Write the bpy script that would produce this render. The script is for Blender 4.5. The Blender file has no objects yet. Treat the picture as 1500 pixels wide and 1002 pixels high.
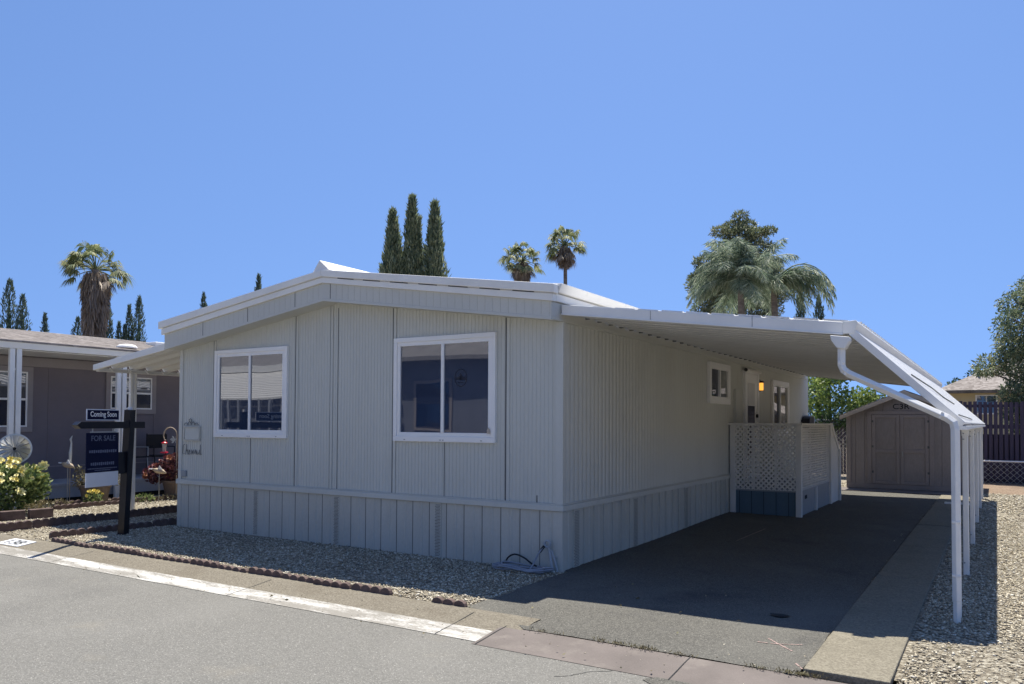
import bpy, bmesh, math, random
import numpy as np
from mathutils import Vector, Matrix
random.seed(7); RN = np.random.default_rng(11)
S = bpy.context.scene; COL = S.collection; PI = math.pi; R = math.radians

# ------------------------------------------------------------------ materials
MT = {}
def _mat(name):
    m = bpy.data.materials.new(name); m.use_nodes = True
    nt = m.node_tree; b = nt.nodes['Principled BSDF']; MT[name] = m
    return m, nt, b
def _n(nt, t, **kw):
    n = nt.nodes.new(t)
    for k, v in kw.items():
        if k in n.inputs: n.inputs[k].default_value = v
        else: setattr(n, k, v)
    return n
def _c(c): return (c[0], c[1], c[2], 1.0)
def _coord(nt, scale=(1, 1, 1)):
    tc = _n(nt, 'ShaderNodeTexCoord'); mp = _n(nt, 'ShaderNodeMapping'); mp.inputs['Scale'].default_value = scale
    nt.links.new(tc.outputs['Object'], mp.inputs['Vector']); return mp.outputs['Vector']
def _ramp(nt, fac, stops):
    r = _n(nt, 'ShaderNodeValToRGB'); e = r.color_ramp.elements
    while len(e) < len(stops): e.new(.5)
    for i, (p, c) in enumerate(stops):
        e[i].position = p; e[i].color = _c(c) if not isinstance(c, (int, float)) else (c, c, c, 1)
    nt.links.new(fac, r.inputs['Fac']); return r.outputs['Color']
def _mix(nt, fac, a, b, mode='MIX'):
    m = _n(nt, 'ShaderNodeMix', data_type='RGBA', blend_type=mode)
    for s, v in ((m.inputs[0], fac), (m.inputs[6], a), (m.inputs[7], b)):
        if isinstance(v, (int, float)): s.default_value = v
        elif isinstance(v, tuple): s.default_value = _c(v)
        else: nt.links.new(v, s)
    return m.outputs[2]
def _noise(nt, vec, scale, detail=3, rough=.55):
    n = _n(nt, 'ShaderNodeTexNoise', Scale=scale, Detail=detail, Roughness=rough); nt.links.new(vec, n.inputs['Vector']); return n.outputs['Fac']
def _bump(nt, b, h, strength, dist=.01):
    bm = _n(nt, 'ShaderNodeBump', Strength=strength, Distance=dist); nt.links.new(h, bm.inputs['Height']); nt.links.new(bm.outputs['Normal'], b.inputs['Normal'])
def M(name, c, rough=.6, var=.12, scale=3, fine=60, bump=.0, metal=0, stretch=(1, 1, 1), spec=.4, dirt=None):
    """painted / plain surface: large soft blotches, fine grain and an optional bump"""
    m, nt, b = _mat(name); v = _coord(nt, stretch)
    a = _noise(nt, v, scale, 4); f = _noise(nt, v, fine, 2)
    lo = tuple(x * (1 - var) for x in c); hi = tuple(min(1, x * (1 + var)) for x in c)
    col = _ramp(nt, a, [(.3, lo), (.7, hi)])
    col = _mix(nt, .12 * min(1, var * 8), col, _ramp(nt, f, [(.3, .2), (.7, .9)]), 'OVERLAY')
    if dirt:
        dn = _noise(nt, v, dirt[1], 6, .65); col = _mix(nt, _ramp(nt, dn, [(dirt[2], 0.0), (min(1, dirt[2] + .18), dirt[3])]), col, dirt[0])
    nt.links.new(col, b.inputs['Base Color']); b.inputs['Roughness'].default_value = rough; b.inputs['Metallic'].default_value = metal
    b.inputs['Specular IOR Level'].default_value = spec
    if name == 'siding_paint' or name == 'skirting_paint':
        wv = _noise(nt, _coord(nt, (1.6, 1.6, .55)), 1.7, 2); sm = _n(nt, 'ShaderNodeMath', operation='MULTIPLY_ADD'); nt.links.new(f, sm.inputs[0]); sm.inputs[1].default_value = .02; nt.links.new(wv, sm.inputs[2]); _bump(nt, b, sm.outputs[0], .35, .03)
    elif bump: _bump(nt, b, f, bump, .004)
    return m
M('siding_paint', (.59, .595, .55), .55, .04, 1.2, 40, .05, dirt=((.50, .495, .445), 1.6, .56, .5), stretch=(1, 1, .35))
M('fascia_paint', (.59, .585, .535), .55, .04, 1.2, 40, .05, dirt=((.44, .435, .40), 2.2, .62, .4))
M('skirting_paint', (.54, .53, .475), .5, .06, 2, 50, .05, stretch=(1, 1, .4), dirt=((.37, .36, .32), 2.5, .6, .4))
M('trim_white', (.86, .84, .79), .5, .05, 3, 60, .03, dirt=((.52, .49, .43), 3, .6, .5))
M('window_white', (.90, .89, .87), .4, .02, 3, 60)
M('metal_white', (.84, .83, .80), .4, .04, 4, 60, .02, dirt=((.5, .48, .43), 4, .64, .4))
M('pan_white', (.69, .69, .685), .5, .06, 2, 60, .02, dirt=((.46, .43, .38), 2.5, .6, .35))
M('roof_white', (.85, .84, .82), .6, .05, 3, 60, .05, dirt=((.55, .53, .48), 2, .6, .4))
M('lattice_paint', (.72, .71, .685), .55, .05, 4, 60, .03)
M('porch_blue', (.10, .16, .21), .55, .07, 3, 50, .05)
M('porch_grey', (.32, .34, .36), .55, .06, 3, 50, .05)
M('seam', (.10, .105, .105), .7, .1)
M('faded_paint', (.22, .23, .23), .6, .1)
M('dark_gap', (.02, .022, .025), .8, .1)
M('black_paint', (.006, .007, .014), .35, .2, 6, 80)
M('sign_navy', (.006, .009, .038), .55, .1, spec=.15)
M('sign_white', (.75, .77, .82), .4, .03)
M('sign_text', (.82, .83, .85), .5, .02)
M('sign_dim', (.14, .16, .24), .5, .05)
M('shed_paint', (.27, .24, .23), .65, .1, 2.5, 40, .1, stretch=(1, 1, .3), dirt=((.125, .11, .11), 2, .6, .5))
M('shed_trim', (.285, .25, .24), .6, .08, 3, 40, .08)
M('shed_fascia', (.50, .43, .36), .6, .08, 3, 40, .08)
M('wood_plank', (.36, .25, .16), .7, .2, 8, 60, .1)
M('brown_plastic', (.16, .115, .09), .5, .15, 4, 50, .05)
M('pot_tan', (.17, .13, .105), .55, .15, 4, 50, .05)
M('neigh_wall', (.20, .175, .19), .85, .06, 3, 90, .35)
M('neigh_trim', (.31, .28, .28), .7, .06, 3, 60, .05)
M('deck_grey', (.34, .36, .40), .6, .1, 3, 50, .05)
M('yellow_wall', (.55, .46, .28), .8, .05, 3, 60, .2)
M('opp_dark', (.17, .185, .235), .8, .1, 2, 30, .1)
M('opp_roof', (.26, .25, .25), .9, .12, 2, 20, .2)
M('fence_slat', (.055, .042, .07), .6, .25, 3, 40, .1, stretch=(8, 8, .3))
M('galv', (.36, .37, .37), .45, .1, 6, 60, metal=.6)
M('grey_pipe', (.42, .44, .46), .4, .08, 6, 60)
M('hose_grey', (.30, .31, .35), .4, .1, 9, 60)
M('black_rubber', (.015, .015, .018), .5, .2)
M('red_plastic', (.65, .03, .06), .3, .05)
M('grill_lid', (.52, .54, .56), .35, .05, 4, 60, metal=.2)
M('spinner_metal', (.60, .60, .58), .35, .08, 6, 60, metal=.4)
M('red_brick', (.118, .082, .074), .85, .3, 9, 90, .4)
M('red_curb', (.148, .127, .118), .85, .16, 2.5, 110, .3, dirt=((.24, .215, .19), 3.5, .56, .6))
M('trunk_bark', (.16, .13, .10), .9, .3, 5, 40, .5, stretch=(1, 1, .3))
M('palm_bark', (.20, .165, .14), .9, .3, 4, 30, .5, stretch=(1, 1, 3))
M('pole_wood', (.14, .11, .09), .9, .2, 5, 40, .3)
M('yellow_petal', (.80, .66, .16), .5, .18, 9, 60)
M('cream_petal', (.85, .78, .38), .5, .12, 9, 60)
M('orange_petal', (.42, .17, .09), .5, .3, 25, 60)
M('maroon_petal', (.20, .055, .06), .5, .3, 20, 60)
M('pink_paint', (.34, .245, .225), .8, .2, 30)
M('curb_mark_black', (.05, .055, .06), .8, .2)
M('clear_plastic', (.45, .42, .40), .2, .1)
M('logo_dark', (.010, .015, .035), .4, .1)
M('straw_wood', (.42, .34, .25), .7, .15, 6, 60, .05)

def glass_mat(name, base, ior):
    m, nt, b = _mat(name); b.inputs['Base Color'].default_value = _c(base); b.inputs['Roughness'].default_value = .015
    b.inputs['IOR'].default_value = ior
    v = _coord(nt); n = _noise(nt, v, 1.1, 1); _bump(nt, b, n, .05, .05)
glass_mat('glass_dark', (.026, .042, .082), 2.25)
glass_mat('glass_pale', (.20, .21, .20), 1.8)  # paler grey base colour, used on the right panes of the side windows
glass_mat('glass_navy', (.006, .014, .045), 1.7)

def lamp_mat():
    m, nt, b = _mat('lamp_glow'); b.inputs['Base Color'].default_value = (.9, .5, .12, 1)
    b.inputs['Emission Color'].default_value = (1, .42, .06, 1); b.inputs['Emission Strength'].default_value = .75
lamp_mat()

def ground_mat(name, stops, vscale, bump, big=None, rough=.95, speck=None, cracks=None, fine_scale=220):
    m, nt, b = _mat(name); v = _coord(nt)
    vo = _n(nt, 'ShaderNodeTexVoronoi', Scale=vscale); nt.links.new(v, vo.inputs['Vector'])
    sp = _n(nt, 'ShaderNodeSeparateColor'); nt.links.new(vo.outputs['Color'], sp.inputs['Color'])
    col = _ramp(nt, sp.outputs['Red'], stops)
    if big:
        for (c, sc, lo, amt) in big:
            n = _noise(nt, v, sc, 5, .6); col = _mix(nt, _ramp(nt, n, [(lo, 0.0), (min(1, lo + .2), amt)]), col, c)
    if speck:
        n = _noise(nt, v, speck[1], 1, .5); col = _mix(nt, _ramp(nt, n, [(speck[2], 0.0), (speck[2] + .05, speck[3])]), col, speck[0])
    if cracks:
        wv = _n(nt, 'ShaderNodeTexVoronoi', Scale=cracks[0], feature='DISTANCE_TO_EDGE')
        wn = _n(nt, 'ShaderNodeTexNoise', Scale=2.5, Detail=4); nt.links.new(v, wn.inputs['Vector'])
        add = _n(nt, 'ShaderNodeMixRGB', blend_type='ADD'); add.inputs['Fac'].default_value = .6; nt.links.new(v, add.inputs[1]); nt.links.new(wn.outputs['Color'], add.inputs[2])
        nt.links.new(add.outputs['Color'], wv.inputs['Vector'])
        col = _mix(nt, _ramp(nt, wv.outputs['Distance'], [(0.0, cracks[2]), (cracks[1], 0.0)]), col, cracks[3])
    nt.links.new(col, b.inputs['Base Color']); b.inputs['Roughness'].default_value = rough; b.inputs['Specular IOR Level'].default_value = .25
    h = _noise(nt, v, fine_scale, 3, .6)
    mh = _n(nt, 'ShaderNodeMath', operation='ADD'); nt.links.new(h, mh.inputs[0]); nt.links.new(vo.outputs['Distance'], mh.inputs[1])
    _bump(nt, b, mh.outputs[0], bump, .012)
    return m
ground_mat('gravel', [(0, (.10, .085, .065)), (.3, (.22, .19, .145)), (.7, (.36, .32, .245)), (1, (.58, .54, .44))], 46, 1.0,
           big=[((.25, .20, .15), .5, .56, .45)])
ground_mat('asphalt', [(0, (.142, .139, .129)), (.5, (.172, .168, .156)), (1, (.212, .207, .192))], 105, .4,
           big=[((.225, .22, .205), .35, .48, .65), ((.115, .113, .11), .8, .56, .5), ((.24, .22, .18), 1.5, .60, .55), ((.12, .118, .112), 4.5, .62, .35)], speck=((.42, .41, .38), 95, .66, .8), cracks=(.16, .006, .0, (.05, .05, .05)))
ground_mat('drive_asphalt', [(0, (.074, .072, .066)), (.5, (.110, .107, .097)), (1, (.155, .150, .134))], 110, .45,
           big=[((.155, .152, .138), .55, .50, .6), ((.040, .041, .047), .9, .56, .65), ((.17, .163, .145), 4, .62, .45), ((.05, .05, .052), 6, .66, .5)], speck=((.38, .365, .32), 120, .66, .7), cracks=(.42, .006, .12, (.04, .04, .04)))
ground_mat('concrete', [(0, (.165, .148, .115)), (.5, (.215, .195, .15)), (1, (.27, .247, .195))], 90, .4,
           big=[((.145, .13, .10), 1.2, .52, .55), ((.29, .265, .21), 4, .58, .45), ((.11, .098, .08), 7, .62, .45)], speck=((.16, .14, .12), 130, .68, .5))
ground_mat('curb_concrete', [(0, (.145, .128, .100)), (.5, (.19, .170, .135)), (1, (.24, .217, .175))], 90, .4,
           big=[((.13, .108, .08), 1.6, .52, .55), ((.29, .26, .205), 5, .58, .45), ((.10, .085, .065), 9, .62, .4)], speck=((.15, .13, .11), 110, .68, .4))
ground_mat('far_ground', [(0, (.15, .12, .09)), (1, (.25, .21, .16))], 3, .3, big=[((.10, .12, .05), .06, .5, .7)])
ground_mat('dirt', [(0, (.17, .12, .085)), (.5, (.25, .18, .13)), (1, (.34, .27, .20))], 45, .7, big=[((.12, .09, .065), 1, .5, .6)])
ground_mat('shingles', [(0, (.19, .165, .15)), (.5, (.27, .24, .22)), (1, (.36, .325, .30))], 9, .12, big=[((.21, .185, .17), .8, .5, .5)])
def paint_mat():
    m, nt, b = _mat('worn_paint'); v = _coord(nt, (.5, 2.2, 1)); n = _noise(nt, v, 2.2, 7, .75); n2 = _noise(nt, v, 55, 4, .7)
    mm = _n(nt, 'ShaderNodeMath', operation='MULTIPLY_ADD'); nt.links.new(n2, mm.inputs[0]); mm.inputs[1].default_value = .45; nt.links.new(n, mm.inputs[2])
    f = _ramp(nt, mm.outputs[0], [(.57, 1.0), (.77, 0.08)])
    col = _mix(nt, f, (.20, .185, .16), (.68, .67, .64)); nt.links.new(col, b.inputs['Base Color']); b.inputs['Roughness'].default_value = .8
    _bump(nt, b, n2, .3, .006)
paint_mat()
def pebble_mat():
    m, nt, b = _mat('pebble'); g = _n(nt, 'ShaderNodeNewGeometry')
    col = _ramp(nt, g.outputs['Random Per Island'], [(0, (.17, .145, .11)), (.25, (.31, .265, .19)), (.6, (.45, .395, .29)), (.85, (.58, .525, .41)), (1, (.74, .70, .60))])
    nt.links.new(col, b.inputs['Base Color']); b.inputs['Roughness'].default_value = .85
pebble_mat()
def leaf_mat(name, c1, c2, c3=None, trans=.25, nscale=.9):
    m, nt, b = _mat(name); g = _n(nt, 'ShaderNodeNewGeometry'); v = _coord(nt)
    a = _noise(nt, v, nscale, 2)
    mm = _n(nt, 'ShaderNodeMath', operation='MULTIPLY_ADD'); nt.links.new(a, mm.inputs[0]); mm.inputs[1].default_value = .9
    mr = _n(nt, 'ShaderNodeMath', operation='MULTIPLY'); nt.links.new(g.outputs['Random Per Island'], mr.inputs[0]); mr.inputs[1].default_value = .55
    nt.links.new(mr.outputs[0], mm.inputs[2])
    st = [(.3, c1), (.75, c2)] + ([(1, c3)] if c3 else [])
    col = _ramp(nt, mm.outputs[0], st)
    nt.links.new(col, b.inputs['Base Color']); b.inputs['Roughness'].default_value = .55; b.inputs['Specular IOR Level'].default_value = .35
    tr = _n(nt, 'ShaderNodeBsdfTranslucent'); nt.links.new(col, tr.inputs['Color'])
    mx = _n(nt, 'ShaderNodeMixShader'); mx.inputs[0].default_value = trans
    nt.links.new(b.outputs[0], mx.inputs[1]); nt.links.new(tr.outputs[0], mx.inputs[2])
    nt.links.new(mx.outputs[0], nt.nodes['Material Output'].inputs['Surface'])
leaf_mat('leaf_cypress', (.085, .13, .085), (.22, .27, .16), (.37, .40, .25), nscale=1.6, trans=.35)
leaf_mat('leaf_cypress_far', (.05, .09, .08), (.105, .15, .12), (.17, .21, .15), trans=.35)
leaf_mat('leaf_palm', (.08, .115, .06), (.21, .25, .12), (.38, .37, .21), trans=.4)
leaf_mat('leaf_dead', (.17, .135, .11), (.30, .24, .19), (.42, .34, .26), trans=.15)
leaf_mat('leaf_queen', (.09, .14, .10), (.25, .32, .22), (.50, .54, .42), trans=.45, nscale=2)
leaf_mat('leaf_pine', (.06, .09, .06), (.18, .215, .12), (.31, .31, .18), nscale=1.2, trans=.35)
leaf_mat('leaf_bright', (.05, .10, .03), (.18, .26, .06), (.34, .40, .13), trans=.4, nscale=1.5)
leaf_mat('leaf_dark', (.015, .035, .012), (.045, .085, .028), (.09, .14, .05), nscale=1.5)
leaf_mat('leaf_pepper', (.055, .10, .065), (.155, .21, .125), (.31, .32, .18), trans=.4, nscale=1.1)
leaf_mat('leaf_rose', (.045, .085, .035), (.16, .22, .075), (.30, .34, .13), trans=.35, nscale=6)
leaf_mat('leaf_dry', (.10, .085, .05), (.22, .19, .11), (.30, .28, .16), nscale=8)
leaf_mat('leaf_maroon', (.045, .018, .03), (.10, .04, .055), (.22, .09, .07), nscale=8)

# ------------------------------------------------------------------ mesh builder
class B:
    def __init__(s): s.v = []; s.f = []
    def add(s, vs, fs):
        o = len(s.v); s.v += [tuple(map(float, p)) for p in vs]; s.f += [tuple(i + o for i in f) for f in fs]; return s
    def box(s, x0, x1, y0, y1, z0, z1):
        return s.add([(x0, y0, z0), (x1, y0, z0), (x1, y1, z0), (x0, y1, z0), (x0, y0, z1), (x1, y0, z1), (x1, y1, z1), (x0, y1, z1)],
                     [(0, 3, 2, 1), (4, 5, 6, 7), (0, 1, 5, 4), (1, 2, 6, 5), (2, 3, 7, 6), (3, 0, 4, 7)])
    def prism(s, poly, vec):
        n = len(poly); vec = Vector(vec); a = [Vector(p) for p in poly]; b = [p + vec for p in a]
        nrm = Vector((0, 0, 0))
        for i in range(n): nrm += a[i].cross(a[(i + 1) % n])
        fl = nrm.dot(vec) > 0
        A = tuple(range(n)); Bt = tuple(range(n, 2 * n))
        fs = [A[::-1] if fl else A, Bt if fl else Bt[::-1]]
        for i in range(n):
            j = (i + 1) % n; q = (i, j, n + j, n + i); fs.append(q if fl else q[::-1])
        return s.add([*a, *b], fs)
    def bar(s, p, q, w, h=None, up=(0, 0, 1)):
        h = h or w; p = Vector(p); q = Vector(q); d = (q - p).normalized(); u = Vector(up)
        if abs(d.dot(u)) > .98: u = Vector((0, 1, 0))
        sd = d.cross(u).normalized(); u2 = sd.cross(d)
        sd *= w / 2; u2 *= h / 2
        return s.prism([p - sd - u2, p + sd - u2, p + sd + u2, p - sd + u2], q - p)
    def tube(s, pts, r, n=8, caps=True):
        pts = [Vector(p) for p in pts]; rs = r if isinstance(r, (list, tuple)) else [r] * len(pts)
        vs = []; ref = None
        for i, p in enumerate(pts):
            d = (pts[min(i + 1, len(pts) - 1)] - pts[max(i - 1, 0)]).normalized()
            if ref is None: ref = Vector((0, 0, 1)) if abs(d.z) < .9 else Vector((1, 0, 0))
            a = d.cross(ref)
            if a.length < 1e-4: a = d.cross(Vector((0, 1, 0)))
            a.normalize(); b = a.cross(d); ref = b
            for k in range(n):
                t = 2 * PI * k / n; vs.append(p + (a * math.cos(t) + b * math.sin(t)) * rs[i])
        fs = []
        for i in range(len(pts) - 1):
            for k in range(n):
                fs.append((i * n + k, i * n + (k + 1) % n, (i + 1) * n + (k + 1) % n, (i + 1) * n + k))
        if caps: fs += [tuple(range(n))[::-1], tuple((len(pts) - 1) * n + k for k in range(n))]
        return s.add(vs, fs)
    def lathe(s, c, prof, n=16):
        vs = []; fs = []
        for (r, z) in prof:
            for k in range(n): t = 2 * PI * k / n; vs.append((c[0] + r * math.cos(t), c[1] + r * math.sin(t), c[2] + z))
        for i in range(len(prof) - 1):
            for k in range(n): fs.append((i * n + k, i * n + (k + 1) % n, (i + 1) * n + (k + 1) % n, (i + 1) * n + k))
        fs += [tuple(range(n))[::-1], tuple((len(prof) - 1) * n + k for k in range(n))]
        return s.add(vs, fs)
    def columns(s, prof, zb, zt, axis):
        """vertical sheet following a plan profile; axis 0: prof=(x,y)  axis 1: same order, both plan points"""
        vs = []; fs = []
        for (x, y) in prof: vs += [(x, y, zb(x, y)), (x, y, zt(x, y))]
        for i in range(len(prof) - 1):
            q = (2 * i, 2 * i + 2, 2 * i + 3, 2 * i + 1); fs.append(q if axis == 0 else q[::-1])
        return s.add(vs, fs)

ORG = {}
def thing(name, loc, label, cat, group=None, kind=None):
    o = bpy.data.objects.new(name, None); o.empty_display_size = .1; COL.objects.link(o); o.location = loc
    ORG[o.name] = Vector(loc); tag(o, label, cat, group, kind); return o
def tag(o, label=None, cat=None, group=None, kind=None):
    for k, v in (('label', label), ('category', cat), ('group', group), ('kind', kind)):
        if v: o[k] = v
    return o
def _mesh(name, vs, fs, mat, parent=None, origin=None, smooth=False):
    org = ORG[parent.name] if parent else Vector(origin or (0, 0, 0))
    me = bpy.data.meshes.new(name)
    if isinstance(vs, np.ndarray):
        v = vs - np.array(org); nf = len(fs); k = fs.shape[1]
        me.vertices.add(len(v)); me.vertices.foreach_set('co', v.astype(np.float32).ravel())
        me.loops.add(nf * k); me.loops.foreach_set('vertex_index', fs.astype(np.int32).ravel())
        me.polygons.add(nf); me.polygons.foreach_set('loop_start', np.arange(0, nf * k, k, dtype=np.int32)); me.update(calc_edges=True)
    else:
        me.from_pydata([(p[0] - org[0], p[1] - org[1], p[2] - org[2]) for p in vs], [], fs)
    me.materials.append(MT[mat])
    if smooth: me.shade_smooth()
    o = bpy.data.objects.new(name, me); COL.objects.link(o)
    if parent: o.parent = parent
    else: o.location = org
    ORG[o.name] = org; return o
def part(name, b, mat, parent, bevel=0, smooth=False, label=None):
    o = _mesh(name, b.v, b.f, mat, parent, smooth=smooth)
    if bevel: _bev(o, bevel)
    if label: o['label'] = label
    return o
def solo(name, b, mat, label, cat, group=None, kind=None, origin=(0, 0, 0), bevel=0, smooth=False):
    o = _mesh(name, b.v, b.f, mat, None, origin, smooth)
    if bevel: _bev(o, bevel)
    return tag(o, label, cat, group, kind)
def struct(name, b, mat, parent=None, smooth=False, label=None, cat=None):
    o = _mesh(name, b.v, b.f, mat, parent, smooth=smooth)
    if not parent: tag(o, label, cat, None, 'structure')
    return o
def _bev(o, w):
    m = o.modifiers.new('bevel', 'BEVEL'); m.width = w; m.segments = 2; m.limit_method = 'ANGLE'; m.angle_limit = R(40)
def copy_tree(o, dz=(0, 0, 0), rz=0, label=None):
    def cp(src, par):
        c = src.copy(); COL.objects.link(c)
        if par: c.parent = par; c.matrix_parent_inverse = src.matrix_parent_inverse
        for ch in [x for x in src.children]: cp(ch, c)
        return c
    r = cp(o, None); r.location = Vector(o.location) + Vector(dz); r.rotation_euler.z = rz
    if label: r['label'] = label
    return r
def text_mesh(name, txt, mat, parent, origin, right, up, width, height, depth=.002, off=.003):
    cu = bpy.data.curves.new(name, 'FONT'); cu.body = txt; cu.align_x = 'CENTER'; cu.align_y = 'CENTER'; cu.size = 1; cu.offset = 0.012; cu.extrude = .5
    tmp = bpy.data.objects.new(name, cu); COL.objects.link(tmp)
    me = bpy.data.meshes.new_from_object(tmp.evaluated_get(bpy.context.evaluated_depsgraph_get()))
    bpy.data.objects.remove(tmp)
    co = np.empty(len(me.vertices) * 3, np.float32); me.vertices.foreach_get('co', co); co = co.reshape(-1, 3)
    mn, mx = co.min(0), co.max(0); c = (mn + mx) / 2
    r = Vector(right).normalized(); u = Vector(up).normalized(); n = r.cross(u)
    B_ = B(); L = []
    for p in co:
        a = (p[0] - c[0]) / (mx[0] - mn[0]) * width; h = (p[1] - c[1]) / (mx[1] - mn[1]) * height; d = off + (p[2] - mn[2]) / max(1e-6, mx[2] - mn[2]) * depth
        L.append(Vector(origin) + r * a + u * h + n * d)
    B_.v = [tuple(p) for p in L]; B_.f = [tuple(p.vertices) for p in me.polygons]
    return part(name, B_, mat, parent)

# leaves: many small blades as one mesh
def blades(P, D, L, W, up=None, curl=0.0):
    """P,D (n,3) base and direction, L,W lengths; returns verts, quads (diamond shaped blades)"""
    n = len(P); D = D / np.linalg.norm(D, axis=1, keepdims=True)
    rnd = RN.normal(size=(n, 3)); s = np.cross(D, rnd); s /= np.linalg.norm(s, axis=1, keepdims=True) + 1e-9
    L = np.asarray(L).reshape(-1, 1) * np.ones((n, 1)); W = np.asarray(W).reshape(-1, 1) * np.ones((n, 1))
    nn = np.cross(s, D)
    V = np.empty((n, 4, 3)); V[:, 0] = P; V[:, 1] = P + D * L * .5 + s * W * .5 + nn * L * curl; V[:, 2] = P + D * L; V[:, 3] = P + D * L * .5 - s * W * .5 + nn * L * curl
    return V.reshape(-1, 3), np.arange(n * 4).reshape(-1, 4)
def leaf_part(name, P, D, L, W, mat, parent, curl=0.0):
    v, f = blades(P, D, L, W, curl=curl); return _mesh(name, v, f, mat, parent)
def clump_pts(cl, n):
    """points on/in ellipsoids; cl rows: x,y,z,rx,ry,rz"""
    cl = np.array(cl, float); w = (cl[:, 3] * cl[:, 5]); w = w / w.sum(); idx = RN.choice(len(cl), n, p=w)
    d = RN.normal(size=(n, 3)); d /= np.linalg.norm(d, axis=1, keepdims=True); r = RN.uniform(.55, 1.04, (n, 1))
    return cl[idx, :3] + d * cl[idx, 3:6] * r, d

# ------------------------------------------------------------------ setting
def grid(xs, ys, zf):
    b = B(); nx = len(xs)
    b.v = [(x, y, zf(x, y)) for y in ys for x in xs]
    b.f = [(j * nx + i, j * nx + i + 1, (j + 1) * nx + i + 1, (j + 1) * nx + i) for j in range(len(ys) - 1) for i in range(nx - 1)]
    return b
struct('ground', grid([-500, 500], [-500, 700], lambda x, y: -.10), 'far_ground', label='bare ground reaching to the horizon', cat='ground')
struct('road', grid([-90, -30, -8, 0, 8, 30, 90], [-11.2, -8, -5, -2.48], lambda x, y: -.05), 'asphalt', label='grey sunlit asphalt street', cat='road')
def wob(x, a, k): return a * (math.sin(x * 2.1 + k) + .6 * math.sin(x * 5.3 + 2 * k) + .4 * math.sin(x * 12.7 + 3 * k))
gx = np.arange(-30, 20.01, .5)
struct('gravel_yard', grid(list(gx), [-1.90, -1.6, -1, 0, 3, 6, 10, 14, 17.6], lambda x, y: -.012 if y < -1.8 else 0.0), 'gravel', label='pale gravel covering the yards', cat='gravel')
struct('dirt_yard', grid([3.2, 6, 12, 25], [13.4, 15, 17.5], lambda x, y: .005), 'dirt', label='bare brown dirt in front of the back fence', cat='dirt')
road = bpy.data.objects['road']
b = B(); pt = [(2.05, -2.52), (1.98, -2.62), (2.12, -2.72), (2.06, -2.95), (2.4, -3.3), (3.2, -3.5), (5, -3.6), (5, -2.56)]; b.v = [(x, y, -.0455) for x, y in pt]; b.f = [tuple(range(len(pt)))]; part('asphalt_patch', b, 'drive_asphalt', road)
x, y = 1.75, -2.56; bb = B()
for q in range(9):
    nx_, ny_ = x + random.uniform(-.05, .03), y - random.uniform(.02, .05); bb.bar((x, y, -.0485), (nx_, ny_, -.0485), random.uniform(.003, .006), .0008); x, y = nx_, ny_
part('crack', bb, 'dark_gap', road)
# curb: white painted lip, tan rolled concrete, red painted apron at the driveway
xs = [-60 + i * .25 for i in range(int((60.62) / .25) + 1)] + [.63]
b = B(); prof = [(-2.49, -.046), (-2.40, -.036), (-2.26, -.022)]
struct('painted_curb', grid(xs, [p[0] for p in prof], lambda x, y: dict(prof)[y] + 0.0), 'worn_paint', label='worn white painted street edge', cat='curb')
prof2 = [(-2.26, -.0225), (-2.10, -.006), (-1.97, .010), (-1.87, .012), (-1.86, -.03)]
curb = struct('curb', grid(xs + [.70, .82], [p[0] for p in prof2], lambda x, y: dict(prof2)[y]), 'curb_concrete', label='tan concrete curb between street and gravel', cat='curb')
for xj in (-5.2, -2.15, .25):
    b = B(); b.v = [(xj, -2.49, -.042), (xj + .007, -2.49, -.042), (xj + .007, -2.23, -.018), (xj, -2.23, -.018), (xj + .007, -1.97, .014), (xj, -1.97, .014)]; b.f = [(0, 1, 2, 3), (3, 2, 4, 5)]
    part('curb_joint', b, 'dark_gap', curb)
xs2 = [.63 + i * .25 for i in range(80)]
prof3 = [(-2.55, -.047), (-2.40, -.034), (-2.25, -.018), (-2.13, -.010), (-2.10, -.03)]
apron = struct('driveway_apron', grid(xs2, [p[0] for p in prof3], lambda x, y: dict(prof3)[y]), 'red_curb', label='dull red painted concrete apron in front of the driveway', cat='apron')
for xj in (.66, 2.12, 5.1):
    b = B(); b.v = [(xj, -2.55, -.043), (xj + .007, -2.55, -.043), (xj + .007, -2.25, -.0145), (xj, -2.25, -.0145), (xj + .007, -2.12, -.006), (xj, -2.12, -.006)]; b.f = [(0, 1, 2, 3), (3, 2, 4, 5)]
    part('apron_joint', b, 'dark_gap', apron)
# driveway: irregular asphalt sheet with a slight rise along the house
def dz(x, y): return .006 + .062 * math.exp(-((y - 7) / 3.6) ** 2) * max(0, 1 - x / 2.8) + .004 * math.sin(x * 3 + y * 1.7)
ys = [-2.13 + i * .13 for i in range(113)]; b = B(); nx = 15
for y in ys:
    xl = (.07 + wob(y * 2, .02, 1)) if y < -.02 else -.03
    xr = 2.83 + wob(y, .012, 2)
    for i in range(nx): x = xl + (xr - xl) * i / (nx - 1); yy = y + (wob(x, .012, 4) if y < -2.1 else 0); yy = max(yy, -1.87 + .02 * math.sin(x * 9)) if x < .64 else yy; b.v.append((x, yy, dz(x, y) if y > -2.1 else -.006))
b.f = [(j * nx + i, j * nx + i + 1, (j + 1) * nx + i + 1, (j + 1) * nx + i) for j in range(len(ys) - 1) for i in range(nx - 1)]
drive = struct('driveway', b, 'drive_asphalt', label='dark asphalt driveway under the carport', cat='driveway', smooth=True)
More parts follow.
